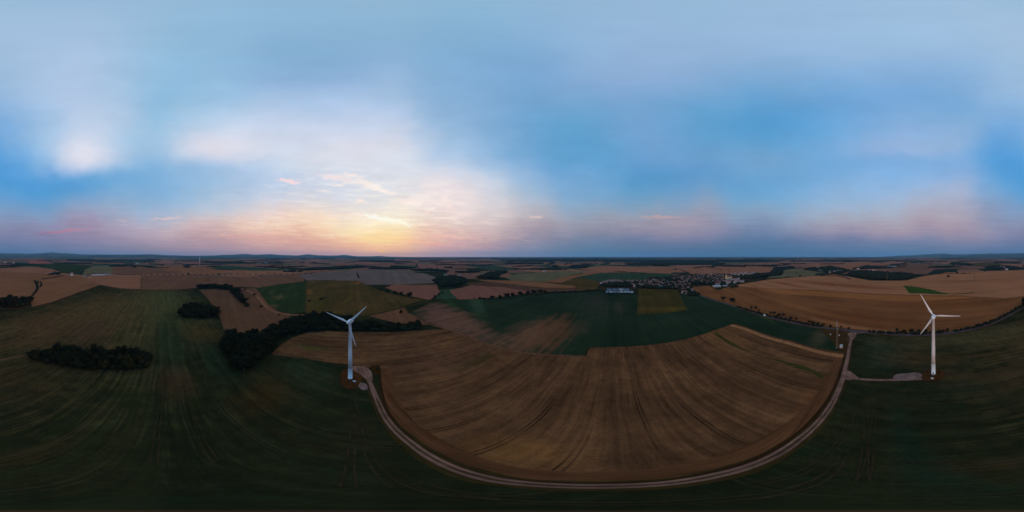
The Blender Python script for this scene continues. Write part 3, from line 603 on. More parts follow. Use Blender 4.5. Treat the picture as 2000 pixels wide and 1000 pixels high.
BSH = {k: [crown_mesh(300 + 7 * i, LEAF[k], True) for i in range(2)] for k in LEAF}
NT_ = [0]
def tree(p, h, w, kind, label, group, name='tree', cat='tree', bush=False):
    o = thing(name, label, cat, (p.x, p.y, 0.), random.uniform(0, 6.28), group); o.scale = (w * 1.35, w * 1.35, h)
    NT_[0] += 1
    c = obj('crown', random.choice((BSH if bush else CRN)[kind]), o)
    t = obj('trunk', random.choice(TRK), o)
    return o
def inside(p, poly):
    r = False; j = len(poly) - 1
    for i in range(len(poly)):
        a, b = poly[i], poly[j]
        if (a.y > p.y) != (b.y > p.y) and p.x < (b.x - a.x) * (p.y - a.y) / (b.y - a.y) + a.x: r = not r
        j = i
    return r
def scatter(poly, s, jit=.35, rnd=random):
    x0 = min(p.x for p in poly); x1 = max(p.x for p in poly); y0 = min(p.y for p in poly); y1 = max(p.y for p in poly); out = []
    yy = y0; row = 0
    while yy <= y1 + s:
        xx = x0 + (s / 2 if row % 2 else 0)
        while xx <= x1 + s:
            p = Vector((xx + rnd.uniform(-jit, jit) * s, yy + rnd.uniform(-jit, jit) * s, 0))
            if inside(p, poly): out.append(p)
            xx += s
        yy += s * .88; row += 1
    return out
UNDER = []
def wood(poly, s, h, label_of, group, kind_of, wide=1.2):
    pts = scatter(P2(poly), s); UNDER.append((poly, s * .62, h * .5))
    ds = sorted(p.length for p in pts); mid = ds[len(ds) // 2]
    for p in pts:
        px = math.degrees(math.atan2(p.x, p.y)) / .18 + 1000; d = p.length
        py = 500 + math.degrees(math.atan2(H, d)) / .18
        f = random.uniform(.66, 1.24)
        sz = 'tall ' if f > 1.04 else ('low ' if f < .88 else 'middling ')
        kd = kind_of(px, py)
        lb = label_of(px, py, kd)
        lb = sz + lb[0] + ' tree, ' + ('far' if d > mid else 'near') + ' side, ' + lb[1]
        tree(p, h * f, s * wide * random.uniform(.85, 1.2), kd, lb, group)
def dk(px, py): return 'dark' if random.random() < .85 else 'olive'
# long copse in the left field
CN = {'dark': 'dark', 'olive': 'olive tinged', 'brown': 'browning'}
def lab1(px, py, kd):
    return CN[kd], ('the left end' if px < 110 else 'the right end' if px > 250 else 'the left half' if px < 175 else 'the right half') + ' of the left field copse'
wood([(54,702,0),(110,713,0),(160,721,0),(230,724,0),(272,723,0),(290,714,1),(298,698,3),(283,680,9),(200,678,9),(120,673,9),(80,680,9)], 9.2, 14., lab1, 'trees of the long copse in the left field', lambda px, py: 'brown' if (py > 704 and px > 145 and random.random() < .8) else dk(px, py))
# big wood that bends along the hollow behind the left turbine
def lab2(px, py, kd):
    if py > 690: w_ = 'the tip of the bending wood'
    elif px < 535: w_ = 'the broad left part of the bending wood'
    elif px < 610: w_ = 'the bend of the wood'
    elif px < 690: w_ = 'the wood strip just left of the left turbine'
    elif px < 760: w_ = 'the wood strip just right of the left turbine'
    else: w_ = 'the thin right end of the bending wood'
    return CN[kd], w_
wood([(456,720,0),(480,726,0),(505,710,0),(524,690,2),(530,668,4),(512,652,8),(470,648,10),(440,648,10),(430,660,8),(440,690,4),(450,705,2)], 10., 17., lab2, 'trees of the bending wood by the left turbine', dk)
wood([(528,672,2),(545,664,0),(560,655,0),(600,647,0),(640,643,0),(690,645,0),(690,621,10),(640,610,10),(590,614,10),(555,625,10),(522,641,10)], 13., 15., lab2, 'trees of the bending wood by the left turbine', dk)
wood([(690,645,0),(760,646,0),(820,642,0),(826,635,2),(800,629,8),(740,625,10),(690,622,10)], 12., 11., lab2, 'trees of the bending wood by the left turbine', dk)
wood([(352,617,0),(390,621,0),(424,619,0),(424,602,6),(410,595,10),(380,593,10),(356,597,10),(350,606,5)], 14.5, 16., lambda px, py, kd: (CN[kd], ('the left' if px < 388 else 'the right') + ' half of the rounded copse'), 'trees of the rounded copse beyond the left field', dk, 1.35)
wood([(2,599,0),(30,601,0),(58,598,0),(62,589,3),(48,583,9),(20,581,10),(2,581,10)], 14.5, 20., lambda px, py, kd: (CN[kd], 'the copse at the left edge of the picture'), 'trees of the copse at the left edge', dk, 1.4)
wood([(382,562,0),(420,564,0),(448,567,0),(462,580,0),(474,596,0),(486,599,0),(487,595,4),(470,577,8),(461,563,10),(448,557,10),(420,555,10),(390,555,10)], 18., 14., lambda px, py, kd: (CN[kd], ('the bar' if px < 455 else 'the hook') + ' of the hooked wood'), 'trees of the hooked wood on the brown field', dk, 1.45)
for (px, py, w, nm) in ((757,572.5,15,'first'),(772,575.5,12,'second'),(783,577.5,13,'third'),(801,580.5,20,'broad fourth')):
    tree(G(px, py), 13 if w < 16 else 16, w, 'dark', nm + ' of the four round trees lined up behind the olive meadow', None)
for i, (px, py, w) in enumerate(((962,584,10),(976,583,10),(990,581.5,13),(1001,580,12),(1016,578,13),(1031,576,12),(1043,574.5,14),(1055,573.5,13),(1064,573,10))):
    tree(G(px, py), w * 1.15, w * 1.35, 'dark', '%s of the nine dark trees in the row behind the teal crop, from the left' % ('first','second','third','fourth','fifth','sixth','seventh','eighth','ninth')[i], 'row of trees along the far edge of the teal crop')
for (px, py, h, w, lab) in ((783,615,12,7,'slender dark tree standing alone on the small brown corner'),(605,589,6,9,'low dark bush left in the olive meadow'),(627,585,6,12,'wide low bush in the middle of the olive meadow'),(636,582,5,8,'small bush right of the wide bush in the olive meadow'),
        (850,580,6,12,'low bush at the near end of the ditch beside the pink stubble'),(857,577,7,12,'bush in the middle of the ditch beside the pink stubble'),(863,573,7,10,'bush at the far end of the ditch beside the pink stubble'),(926,584,4,5,'small lone bush left of the tree row by the teal crop'),
        (1852,542,16,17,'lone tall dark tree on the brown slope above the right turbine'),(1870,534.5,12,22,'broad tree at the far hedge above the right turbine'),(1858,534.8,8,16,'low bush left of the broad tree at the far hedge'),(1883,535.6,7,22,'low bush right of the broad tree at the far hedge'),(1924,531,14,17,'small round tree alone on the far right slope'),
        (479,568,8,9,'small round tree at the bend of the pale field path'),(497,577,9,10,'dark bush beside the pale field path'),(545,617,5,6,'small bush at the end of the pale field path'),(510,600,6,8,'low bush on the inside of the pale field path'),
        (1492,547,13,15,'lone round tree on the edge of the brown field right of the village'),(1563,540,12,16,'dark tree on the green strip before the hamlet'),(1540,541,8,12,'small bush left of the dark tree before the hamlet'),(1555,534,8,12,'small bush on the far green field before the hamlet')):
    tree(G(px, py), h, w, 'dark', lab, None, *(('bush', 'bush', True) if 'bush' in lab else ()))
for i, px in enumerate(range(284, 620, 12)):
    py = 537.2 + (.6 if px < 450 else .9 * math.sin(px / 40.)) - (1.5 if px > 520 else 0)
    tree(G(px, py), 9, 9, 'olive', 'small young avenue tree on the far brown field, ' + ('left end of the row' if px < 370 else 'middle of the row' if px < 500 else 'right end of the row'), 'young avenue trees across the far brown field', 'avenue_tree')
RT = [(1413,587,12,14),(1430,591,13,19),(1468,604.5,8,7),(1476,605,9,7),(1482,608,4,5),(1505,613.5,6,5),(1512,615,8,7),(1522,617.5,6,8),(1530,619,8,7),(1545,623,5,7),(1555,625,5,6),(1580,630,4,6),(1588,633,5,8),(1598,635,5,7),(1608,636,4,6),(1622,639,4,5),(1643,641,4,4),(1658,643,4,4),(1752,646,4,5),(1765,650,5,7),(1780,650,7,8),(1795,650,6,6),(1808,650,7,7),(1838,651,5,6),(1850,648,6,6),(1866,647.5,3,7),(1909,637,4,7),(1922,634.5,5,4),(1940,628,5,4),(1955,621.5,6,4),(1961,618,6,5),(1967,615,6,4),(1975,611,7,5),(1983,606,8,5),(1990,602.5,8,5),(1997,598,8,5)]
for (px, py, h, w) in RT:
    if px < 1440: l = 'bigger of the two dark trees on the road nearest the village' if px > 1420 else 'smaller of the two dark trees on the road nearest the village'; gr = None
    elif px < 1700: l, gr = ('taller' if h > 6.5 else 'low') + ' dark roadside tree ' + ('on the village side' if px < 1500 else 'halfway to the mast' if px < 1560 else 'nearing the mast' if px < 1630 else 'just past the mast'), 'roadside trees between village and mast'
    elif px < 1870: l, gr = ('taller' if h > 5.5 else 'low') + ' dark roadside tree ' + ('left of' if px < 1822 else 'right of') + ' the right turbine tower', 'roadside trees behind the right turbine'
    else: l, gr = ('taller' if h > 5.5 else 'low') + ' dark roadside tree on the bend, ' + ('at the picture edge' if px > 1970 else 'upper part' if px > 1945 else 'lower part'), 'roadside trees on the right bend'
    tree(G(px, py - .6), h, w, 'dark', l, gr)
tree(G(737, 722), 3.2, 4.5, 'olive', 'brownish bush at the gravel pad of the left turbine', None, 'bush', 'bush', True)

# far woods: masses nobody could count
def canopies(name, polys, label, mat, seed):
    rnd = random.Random(seed); mb_v = []; mb_f = []; iv, jf = ico(1)
    for (poly, s, h) in polys:
        for p in scatter(poly if isinstance(poly[0], Vector) else P2(poly), s, .4, rnd):
            hh = h * rnd.uniform(.7, 1.15); w = s * rnd.uniform(.55, .85); b = len(mb_v); a = rnd.uniform(0, 6.28); ca, sa = math.cos(a), math.sin(a)
            for q in iv:
                k = rnd.uniform(.75, 1.15); X = q.x * w * k; Y = q.y * w * k
                mb_v.append((p.x + X * ca - Y * sa, p.y + X * sa + Y * ca, max(0., hh * (.52 + .48 * q.z * k))))
            mb_f += [tuple(i + b for i in f) for f in jf]
    me = mesh(name, mb_v, mb_f, mat)
    return prop(obj(name, me), label, None, None, 'stuff')
far_leaf = leaf_mat('far_leaves', (.010, .012, .008), (.017, .020, .011), (.017, .020, .011))
canopies('woodland', [
  ([(845,549),(862,540,10),(885,537,10),(905,541,10),(912,550),(905,555),(885,559),(862,560),(855,553)], 13, 14),
  ([(925,544),(945,536,10),(955,530,12),(985,527,12),(992,531,8),(975,537),(974,545),(950,544)], 16, 14),
  ([(885,533),(905,529,10),(940,529,10),(955,531),(920,533)], 22, 14),
  ([(800,528),(805,525.5,10),(850,523,14),(872,527,10),(876,531),(840,530)], 24, 14), ([(750,526),(752,521.5,10),(800,521,10),(805,526)], 26, 13),
  ([(590,529),(600,522.5,12),(660,519.5,12),(700,517,14),(730,521),(700,524),(640,527)], 28, 14), ([(545,531),(560,527,12),(590,527,12),(592,531)], 24, 12),
  ([(862,523.5),(866,521,12),(880,520.5,12),(885,523.5)], 26, 15), ([(715,525),(740,522.5),(800,525),(760,526.5)], 26, 10),
  ([(478,541.5),(480,538.5,10),(493,538,10),(493,541.5)], 18, 9), ([(362,517.5),(364,516.2,8),(382,516,8),(382,517.5)], 30, 10),
  ([(280,523),(300,520.8,8),(335,521.6,8),(340,523.2)], 26, 9), ([(215,521),(220,516,12),(255,515.5,12),(262,517),(245,521)], 30, 13),
  ([(105,537),(95,534,9),(105,530,9),(118,531,9),(116,537)], 14, 9), ([(1500,541),(1502,535,12),(1478,534,12),(1450,537,12),(1440,543),(1470,545)], 15, 13),
  ([(1470,536),(1505,531,12),(1512,521,14),(1545,518,14),(1552,523),(1530,528),(1528,537),(1500,541)], 20, 13), ([(1440,519),(1460,517,12),(1520,516,12),(1515,521)], 40, 14),
  ([(1390,520),(1400,516,12),(1450,517,12),(1460,522)], 36, 13), ([(1572,527),(1580,521,12),(1620,519,12),(1645,522,12),(1660,530),(1640,535),(1600,531)], 20, 12),
  ([(1655,536),(1665,527,14),(1700,527,14),(1740,530,14),(1780,532,12),(1781,542),(1760,547.5),(1720,547),(1690,544)], 15, 14), ([(1665,526),(1690,518,10),(1720,519,10),(1740,524),(1700,526)], 30, 12),
  ([(1782,538),(1800,535,8),(1806,537)], 12, 7), ([(1810,523),(1820,519,12),(1850,518,12),(1880,521),(1850,523.5)], 34, 13), ([(1855,516),(1862,511,12),(1890,513,12),(1900,518),(1880,519)], 46, 14),
  ([(1925,524),(1932,518,12),(1960,517,12),(1990,522),(1985,527),(1940,526.5)], 28, 12), ([(1940,514),(1945,510,14),(1990,511,14),(1995,515)], 60, 15),
  ([(1110,523),(1118,517.5,10),(1140,518,10),(1145,524)], 26, 12), ([(1030,527),(1000,526),(1005,523.5,10),(1090,523,10),(1110,527)], 30, 11),
  ([(985,516),(990,511.5,14),(1060,512,14),(1060,516)], 60, 14), ([(1372,521),(1395,521),(1390,523)], 24, 9),
  ([(1230,518),(1220,514,12),(1280,511,14),(1380,511,14),(1420,513,14),(1410,517),(1300,518)], 60, 15),
  ([(1000,509),(1010,505.5,14),(1180,506,14),(1480,506,14),(1500,511),(1250,512),(1100,510)], 150, 17),
  ([(1550,511),(1560,509,10),(1620,508.5,10),(1640,511)], 80, 14), ([(1620,511),(1640,508,12),(1760,508,12),(1740,510.5)], 90, 14), ([(150,511),(160,508,14),(300,506,14),(320,508),(220,511)], 90, 15), ([(390,513),(400,509.5,14),(470,510,14),(500,515),(440,515)], 60, 14),
  ([(0,521),(0,516,12),(60,515,12),(60,519)], 40, 10), ([(105,516),(108,513,12),(180,512,12),(180,515)], 50, 11), ([(500,521),(500,518.5,10),(545,520,10),(560,524),(520,523)], 34, 11),
  ([(130,510),(135,506.5,14),(180,506,14),(185,510)], 90, 15), ([(1750,511),(1760,508,14),(1850,508.5,14),(1850,511)], 90, 14), ([(820,511.5),(825,508.5,14),(860,508.5,14),(860,511)], 80, 14), ([(700,511),(705,507.5,14),(760,508,14),(765,511)], 80, 14)],
  'dark blue green far woods scattered to the horizon', far_leaf, 3)
canopies('undergrowth', [(a, b, c) for a, b, c in UNDER], 'dark undergrowth filling the copses and the bending wood', LEAF['dark'], 31)
rw = random.Random(77); FW = []
def canopy_patches():
    for k in range(330):
        d = 1700 * (7.5 ** rw.random()); a = rw.random() * 2000
        if rw.random() < .25: a = rw.uniform(960, 1520); d = max(d, 3500)
        L = rw.uniform(.03, .11) * d; w = L * rw.uniform(.08, .3); b = rw.uniform(0, 3.14)
        c = Vector((math.sin(heading(a)) * d, math.cos(heading(a)) * d, 0)); pl = []
        for q in range(9):
            t_ = q / 9 * 6.283; r = rw.uniform(.7, 1.2); X = math.cos(t_) * L * r; Y = math.sin(t_) * w * r
            pl.append(c + Vector((X * math.cos(b) - Y * math.sin(b), X * math.sin(b) + Y * math.cos(b), 0)))
        FW.append((pl, max(14., d * .009), rw.uniform(8, 14)))
canopy_patches()
canopies('woodland', FW, 'dark far copses and field woods scattered over the plain', far_leaf, 41)
def hedge(lines, w, h, seed, label):
    rnd = random.Random(seed); vs = []; fs = []; iv, jf = ico(1)
    for ls in lines:
        pts = dense(P2(ls), 6.); 
        acc = 0.
        for a, b in zip(pts, pts[1:]):
            L = (b - a).length; m = max(1, int(L / (w * .7)))
            for k in range(m):
                p = a.lerp(b, k / m) + Vector((rnd.uniform(-1, 1), rnd.uniform(-1, 1), 0)) * w * .25
                hh = h * rnd.uniform(.6, 1.3); ww = w * rnd.uniform(.45, .8); b0 = len(vs)
                for q in iv:
                    kk = rnd.uniform(.75, 1.15); vs.append((p.x + q.x * ww * kk, p.y + q.y * ww * kk, max(0., hh * (.5 + .5 * q.z * kk))))
                fs.extend(tuple(i + b0 for i in f) for f in jf)
    prop(obj('hedgerow', mesh('hedgerow', vs, fs, far_leaf)), label, None, None, 'stuff')
hedge([[(67,548),(70,553),(74,560),(73,567),(67,574),(62,580)], [(78,551),(81,555),(79,561)], [(82,546),(100,543),(125,539)], [(697,533),(699,538),(701,544)], [(1090,572),(1110,571),(1150,569),(1172,568)], [(1346,562),(1352,568),(1362,574)],
       [(820,643),(780,646)], [(1064,573),(1090,571)], [(935,584),(962,584)], [(880,561),(905,562)], [(1660,546),(1640,540),(1600,539)], [(170,537),(190,534),(250,537),(280,537)], [(1808,537),(1850,535),(1900,534)], [(1330,528),(1340,532),(1345,534)], [(1390,523),(1410,527)], [(1200,530),(1240,533),(1260,535)], [(1700,649.5),(1760,652),(1800,652.5),(1850,649)], [(1870,647),(1920,635.5),(1960,619),(1985,605.5),(2000,597)], [(1440,600),(1500,617.5),(1560,630.5),(1610,639)]], 6., 5., 8, 'dark hedges along ditches and field edges')

# ------------------------------------------------------------------ wind turbines
white = flat_mat('white_paint', (.76, .76, .76), .5, .16, .25)
white2 = flat_mat('blue_white_paint', (.70, .78, .84), .45, .04, .3)
dark = flat_mat('dark_metal', (.05, .05, .06), .5, .1)
conc = flat_mat('concrete', (.32, .31, .30), .9, .2, 1.)
def blade_mesh(Rr):
    secs = [(0., .9, .9, 0), (.04, .9, .9, 0), (.12, 1.45, .7, 18), (.2, 1.95, .48, 14), (.35, 1.65, .34, 8), (.55, 1.2, .24, 4), (.75, .85, .16, 1), (.9, .6, .10, 0), (.98, .35, .06, 0), (1., .08, .03, 0)]
    vs = []; fs = []; K = 12
    for (t, ch, th, tw) in secs:
        for k in range(K):
            a = 2 * math.pi * k / K; X = math.cos(a) * ch / 2 - (ch - .9) * .22; Y = math.sin(a) * th / 2 * (1 if math.cos(a) < .3 else .7)
            c, s = math.cos(R(tw)), math.sin(R(tw)); vs.append(Vector((X * c - Y * s, X * s + Y * c, .8 + t * (Rr - .8))))
    for i in range(len(secs) - 1):
        for k in range(K):
            a = i * K + k; b = i * K + (k + 1) % K; fs.append((a, b, b + K, a + K))
    fs.append(tuple(range(K))[::-1]); fs.append(tuple((len(secs) - 1) * K + k for k in range(K)))
    return mesh('blade', vs, fs, white, True)
BL = blade_mesh(22.8)
WIND = R(153)                                     # rotor faces this heading
def turbine(px, py, hub, label, phase, tint, detail=True, name='wind_turbine', yaw=None, group=None, rb=1.8, rt=1.12):
    p = G(px, py); w = WIND if yaw is None else yaw
    o = thing(name, label, 'wind turbine', (p.x, p.y, 0), -w, group)      # local +Y is the rotor direction
    sc = hub / 66.
    tw = MB(); tw.lathe([(rb, 0 if not detail else 16.), (rb * .5 + rt * .5, hub * .5), (rt, hub - 1.2)] if not detail else [(rb * .86 + rt * .14, 14.), (rb * .58 + rt * .42, hub * .5), (rt * 1.02, hub - 1.3), (rt * 1.15, hub - 1.25), (rt * 1.15, hub - 1.0)], 28, cap=True)
    if detail:
        t = tw.build('tower', tint, o, True)
        for zz in (27., 40., 52.5):
            f_ = (zz - 14) / (hub - 15.3); rr = (rb * .86 + rt * .14) * (1 - f_) + rt * f_; sm_ = MB(); sm_.lathe([(rr * .97, zz - .12), (rr * 1.035, zz - .1), (rr * 1.035, zz + .1), (rr * .97, zz + .12)], 28, cap=False); sm_.build('flange', tint, t, True)
        lo = MB(); lo.lathe([(rb * 1.04, .0), (rb * 1.04, .35), (rb, .4), (rb * .89 + rt * .11, 13.7), (rb * .93 + rt * .07, 13.75), (rb * .93 + rt * .07, 14.05)], 28); ls = lo.build('tower_base', white2, o, True)
        dr = MB(); dr.box(-.5, .5, -.08, .08, 1.2, 3.4); d_ = dr.build('door', dark, ls, loc=(0, -rb * .985, 0))
        st = MB()
        for k in range(5): st.box(-.7, .7, -.3 - .3 * k, -.02 - .3 * k, 0, 1.1 - .22 * k)
        st.build('steps', conc, o, loc=(0, -rb, .0))
        fd = MB(); fd.lathe([(rb + 1.6, .02), (rb + 1.6, .12), (rb + .4, .2)], 28); fd.build('foundation', conc, o)
    else:
        tw.build('tower', tint, o, True)
    na = MB()
    Mx = Matrix.Translation((0, 0, hub)) @ Matrix.Rotation(R(-90), 4, 'X')
    na.lathe([(.2 * sc, -4.2 * sc), (1.1 * sc, -4.0 * sc), (1.55 * sc, -2.8 * sc), (1.75 * sc, -1. * sc), (1.8 * sc, .8 * sc), (1.6 * sc, 2.0 * sc)], 20, Mx)
    nn = na.build('nacelle', tint, o, True)
    if detail:
        an = MB(); an.bar((0, -2.9, hub + 1.4), (0, -2.9, hub + 2.9), .05); an.bar((-.4, -2.9, hub + 2.7), (.4, -2.9, hub + 2.7), .04); an.build('wind_vane', dark, nn)
        vt = MB(); vt.box(-.7, .7, -3.98, -3.8, hub - .6, hub + .5); vt.build('vent', dark, nn)
    hbm = MB(); hbm.lathe([(1.45 * sc, 2.05 * sc), (1.5 * sc, 2.8 * sc), (1.35 * sc, 3.7 * sc), (.9 * sc, 4.5 * sc), (.2 * sc, 4.9 * sc)], 20, Mx); hbm.build('hub', tint, o, True)
    for k in range(3):
        b = obj('blade', BL, o); a = phase + k * 2 * math.pi / 3
        b.location = (0, 2.9 * sc, hub); b.rotation_euler = (0, a, 0); b.scale = (sc, sc, sc)
    return o
turbine(684, 739, 65.5, 'tall white wind turbine left of the centre with its rotor turned towards the viewer', R(-43), white)
turbine(1823, 730, 66.5, 'tall white wind turbine at the right seen from behind beside a grey gravel pad', R(90), white)
for i, (px, py, top, lab) in enumerate(((390, 517.6, 503.6, 'slim far white wind turbine on the green strip at the left'),)):
    d = G(px, py).length; turbine(px, py, H - d * math.tan(R((top - 500) * .18)), lab, R(20), white, False, rb=3.2, rt=1.8)
for i, (px, py, top) in enumerate(((72, 509, 500), (78, 507, 500.4), (1551, 510, 500.6), (1558, 509, 500.4), (1566, 510, 500.6), (1575, 509.5, 500.5), (1583, 510, 501), (1172, 511, 503), (1188, 510, 502.8))):
    d = G(px, py).length; lab = 'tiny far wind turbine on the left horizon' if px < 100 else ('tiny far wind turbine in the group on the right horizon' if px > 1500 else 'tiny far wind turbine beyond the village')
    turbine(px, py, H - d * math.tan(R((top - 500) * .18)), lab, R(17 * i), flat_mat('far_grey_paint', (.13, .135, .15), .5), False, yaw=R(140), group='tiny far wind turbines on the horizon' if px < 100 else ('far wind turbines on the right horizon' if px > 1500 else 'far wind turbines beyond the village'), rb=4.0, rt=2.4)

# ------------------------------------------------------------------ kiosks, mast, pylons
metal = flat_mat('galvanised_steel', (.42, .42, .43), .5, .1, 1.)
rust = flat_mat('brown_steel', (.10, .075, .06), .7, .2, 1.)
cab = flat_mat('cabinet_paint', (.36, .34, .30), .6, .1, 1.)
grn = flat_mat('roof_grey', (.16, .17, .17), .7, .1, 1.)
def kiosk(px, py, L, Wd, h, label, rz=0., name='transformer_kiosk', cat='kiosk'):
    p = G(px, py); o = thing(name, label, cat, (p.x, p.y, 0), rz)
    b = MB(); b.box(-L / 2, L / 2, -Wd / 2, Wd / 2, .05, h); b.build('housing', cab, o)
    pl = MB(); pl.box(-L / 2 - .15, L / 2 + .15, -Wd / 2 - .15, Wd / 2 + .15, 0, .15); pl.build('plinth', conc, o)
    r = MB(); r.add([(-L/2-.15, -Wd/2-.15, h), (L/2+.15, -Wd/2-.15, h), (L/2+.15, Wd/2+.15, h), (-L/2-.15, Wd/2+.15, h), (-L/2-.15, 0, h+.35), (L/2+.15, 0, h+.35)], [(0, 1, 5, 4), (2, 3, 4, 5), (1, 2, 5), (3, 0, 4), (3, 2, 1, 0)]); r.build('roof', cab, o)
    d = MB(); d.box(-.45, .45, -.03, .03, .2, h - .25)
    dd = d.build('door', grn, o, loc=(-L * .2, -Wd / 2 - .02, 0)); obj('door', dd.data, o, (L * .2 if L > 2 else .45, -Wd / 2 - .02, 0))
    return o
kiosk(692, 746.5, 2.1, 1.5, 1.7, 'small pale kiosk at the foot of the left turbine', R(30))
kiosk(1821, 740.5, 2.1, 1.5, 1.7, 'small pale kiosk at the foot of the right turbine', R(20))
kiosk(1643, 678.5, 5.2, 3.4, 3.0, 'white equipment hut at the foot of the slim mast', R(-30), 'equipment_hut', 'hut')
kiosk(1622, 654.5, 1.6, 1.4, 2.0, 'small white cabinet in the grass left behind the mast', R(10), 'cabinet', 'cabinet')
kiosk(1639, 656, 1.6, 1.3, 1.8, 'small white cabinet in the grass right behind the mast', R(40), 'cabinet', 'cabinet')
def lattice(mb, w0, w1, h, n_, r):
    def c(t, k): 
        w = (w0 + (w1 - w0) * t) / 2; return Vector(((1, 1, -1, -1)[k] * w, (1, -1, -1, 1)[k] * w, h * t))
    for k in range(4): mb.bar(c(0, k), c(1, k), r, 5)
    for i in range(n_):
        t0, t1 = i / n_, (i + 1) / n_
        for k in range(4):
            k2 = (k + 1) % 4; mb.bar(c(t0, k), c(t1, k2), r * .6, 4); mb.bar(c(t1, k), c(t1, k2), r * .6, 4)
tanm = flat_mat('weathered_steel', (.20, .165, .135), .6, .15, 1.)
pm = G(1635, 679.5); o = thing('radio_mast', 'slim grey lattice radio mast with antennas near the road junction', 'mast', (pm.x, pm.y, 0), R(20))
mb = MB(); lattice(mb, 1.1, .65, 39, 22, .06); mb.build('lattice_tower', tanm, o)
mb = MB(); mb.box(-1.2, 1.2, -1.2, 1.2, 0, .4); mb.build('base_block', conc, o)
mb = MB(); mb.bar((0, 0, 39), (0, 0, 42.5), .05); mb.build('lightning_rod', metal, o)
for zz, rr in ((37.5, 1.0), (33, .95)):
    for k in range(3):
        a = k * 2.094 + .4; m2 = MB(); m2.box(-.18, .18, -.1, .1, -1.1, 1.1); m2.build('panel_antenna', cab, o, loc=(rr * math.cos(a), rr * math.sin(a), zz), rz=a)
m2 = MB(); m2.lathe([(.05, 0), (.5, .12), (.6, .3)], 14, Matrix.Rotation(R(90), 4, 'X')); m2.build('dish', white, o, loc=(0, -.6, 28.5))
def pylon(px, py, label, rz):
    p = G(px, py); o = thing('power_pylon', label, 'pylon', (p.x, p.y, 0), rz)
    mb = MB(); lattice(mb, 5.5, 1.2, 44, 13, .16); mb.build('lattice_tower', rust, o)
    for zz, L in ((28, 7.5), (34, 9.), (40, 6.5)):
        mb = MB()
        for s in (-1, 1):
            for q in (-.6, .6): mb.bar((s * .8, q, zz), (s * L, 0, zz), .12, 4); 
            mb.bar((s * .7, 0, zz + 2.), (s * L, 0, zz), .12, 4)
        ar = mb.build('crossarm', rust, o)
        for s in (-1, 1):
            m2 = MB(); m2.lathe([(.12, -1.6), (.16, -.8), (.12, 0)], 6); m2.build('insulator', grn, ar, loc=(s * (L - .3), 0, zz))
    for sx in (-1, 1):
        for sy in (-1, 1):
            mb = MB(); mb.box(-.5, .5, -.5, .5, 0, .5); mb.build('footing', conc, o, loc=(sx * 2.75, sy * 2.75, 0))
pylon(1733, 552.5, 'rusty lattice power pylon before the dark wood left of the right turbine', R(40))
pylon(1903, 550.5, 'rusty lattice power pylon on the brown slope right of the right turbine', R(40))
pylon(1798, 521, 'small far lattice pylon on the distant brown slope', R(40))

# ------------------------------------------------------------------ houses
WALL = {'white': flat_mat('white_render', (.46, .45, .44), .85, .08, 1.), 'cream': flat_mat('cream_render', (.46, .39, .30), .85, .08, 1.), 'grey': flat_mat('grey_render', (.24, .24, .26), .85, .08, 1.), 'yellow': flat_mat('yellow_render', (.66, .50, .26), .85, .08, 1.)}
ROOF = {'red': flat_mat('red_tiles', (.21, .085, .065), .8, .25, 1.5), 'brown': flat_mat('brown_tiles', (.16, .085, .065), .8, .25, 1.5), 'grey': flat_mat('slate', (.13, .13, .15), .7, .2, 1.5), 'pink': flat_mat('faded_tiles', (.24, .12, .10), .8, .2, 1.5), 'pale': flat_mat('pale_sheet_roof', (.27, .31, .35), .5, .08, 1.), 'blue': flat_mat('blue_sheet_roof', (.08, .15, .21), .5, .1, 1.)}
pane = flat_mat('window_glass', (.03, .035, .045), .2, .05)
CH = MB(); CH.box(-.35, .35, -.35, .35, -1.2, 1.); CHM = mesh('chimney', CH.v, CH.f, ROOF['brown'])
HM = {}
def house_mesh(L, Wd, h, pitch, wall, roof):
    key = (L, Wd, h, pitch, wall, roof)
    if key in HM: return HM[key]
    r = Wd / 2 * math.tan(R(pitch)); a, b = L / 2, Wd / 2
    w = MB(); w.add([(-a, -b, 0), (a, -b, 0), (a, b, 0), (-a, b, 0), (-a, -b, h), (a, -b, h), (a, b, h), (-a, b, h), (-a, 0, h + r), (a, 0, h + r)], [(0, 1, 5, 4), (2, 3, 7, 6), (1, 2, 6, 9, 5), (3, 0, 4, 8, 7), (3, 2, 1, 0)])
    o = .45; t = .22; k = r / b; A = a + o; e = b + o; ze = h - o * k
    q = MB()
    for s in (-1, 1):
        vs = [(-A, s * e, ze + .02), (A, s * e, ze + .02), (A, 0, h + r + .02), (-A, 0, h + r + .02), (-A, s * e, ze + t), (A, s * e, ze + t), (A, 0, h + r + t), (-A, 0, h + r + t)]
        q.add(vs, [(0, 1, 2, 3), (7, 6, 5, 4), (0, 4, 5, 1), (1, 5, 6, 2), (3, 7, 4, 0)])
    HM[key] = (mesh('wall', w.v, w.f, WALL[wall]), mesh('roof', q.v, q.f, ROOF[roof]), r)
    return HM[key]
WN = MB(); WN.box(-.55, .55, -.06, .06, -.65, .65); WNM = mesh('window', WN.v, WN.f, pane)
def house(p, rz, L, Wd, h, pitch, wall, roof, label, group=None, name='house', cat='house', chimney=True, windows=0):
    a, b, r = house_mesh(L, Wd, h, pitch, wall, roof)
    o = thing(name, label, cat, (p.x, p.y, 0), rz, group); obj('wall', a, o); ro = obj('roof', b, o)
    if chimney: obj('chimney', CHM, ro, (L * .22, Wd * .12, h + r))
    for k in range(windows):
        for s in (-1, 1): obj('window', WNM, o, (-L / 2 + (k + .5) * L / windows, s * (Wd / 2 + .02), h * .55))
    return o
rh = random.Random(21)
DIM = [(10, 8, 4.6, 46), (12, 9, 5.2, 44), (9, 7.5, 4.2, 48), (14, 9, 5., 42), (17, 10, 5., 38)]
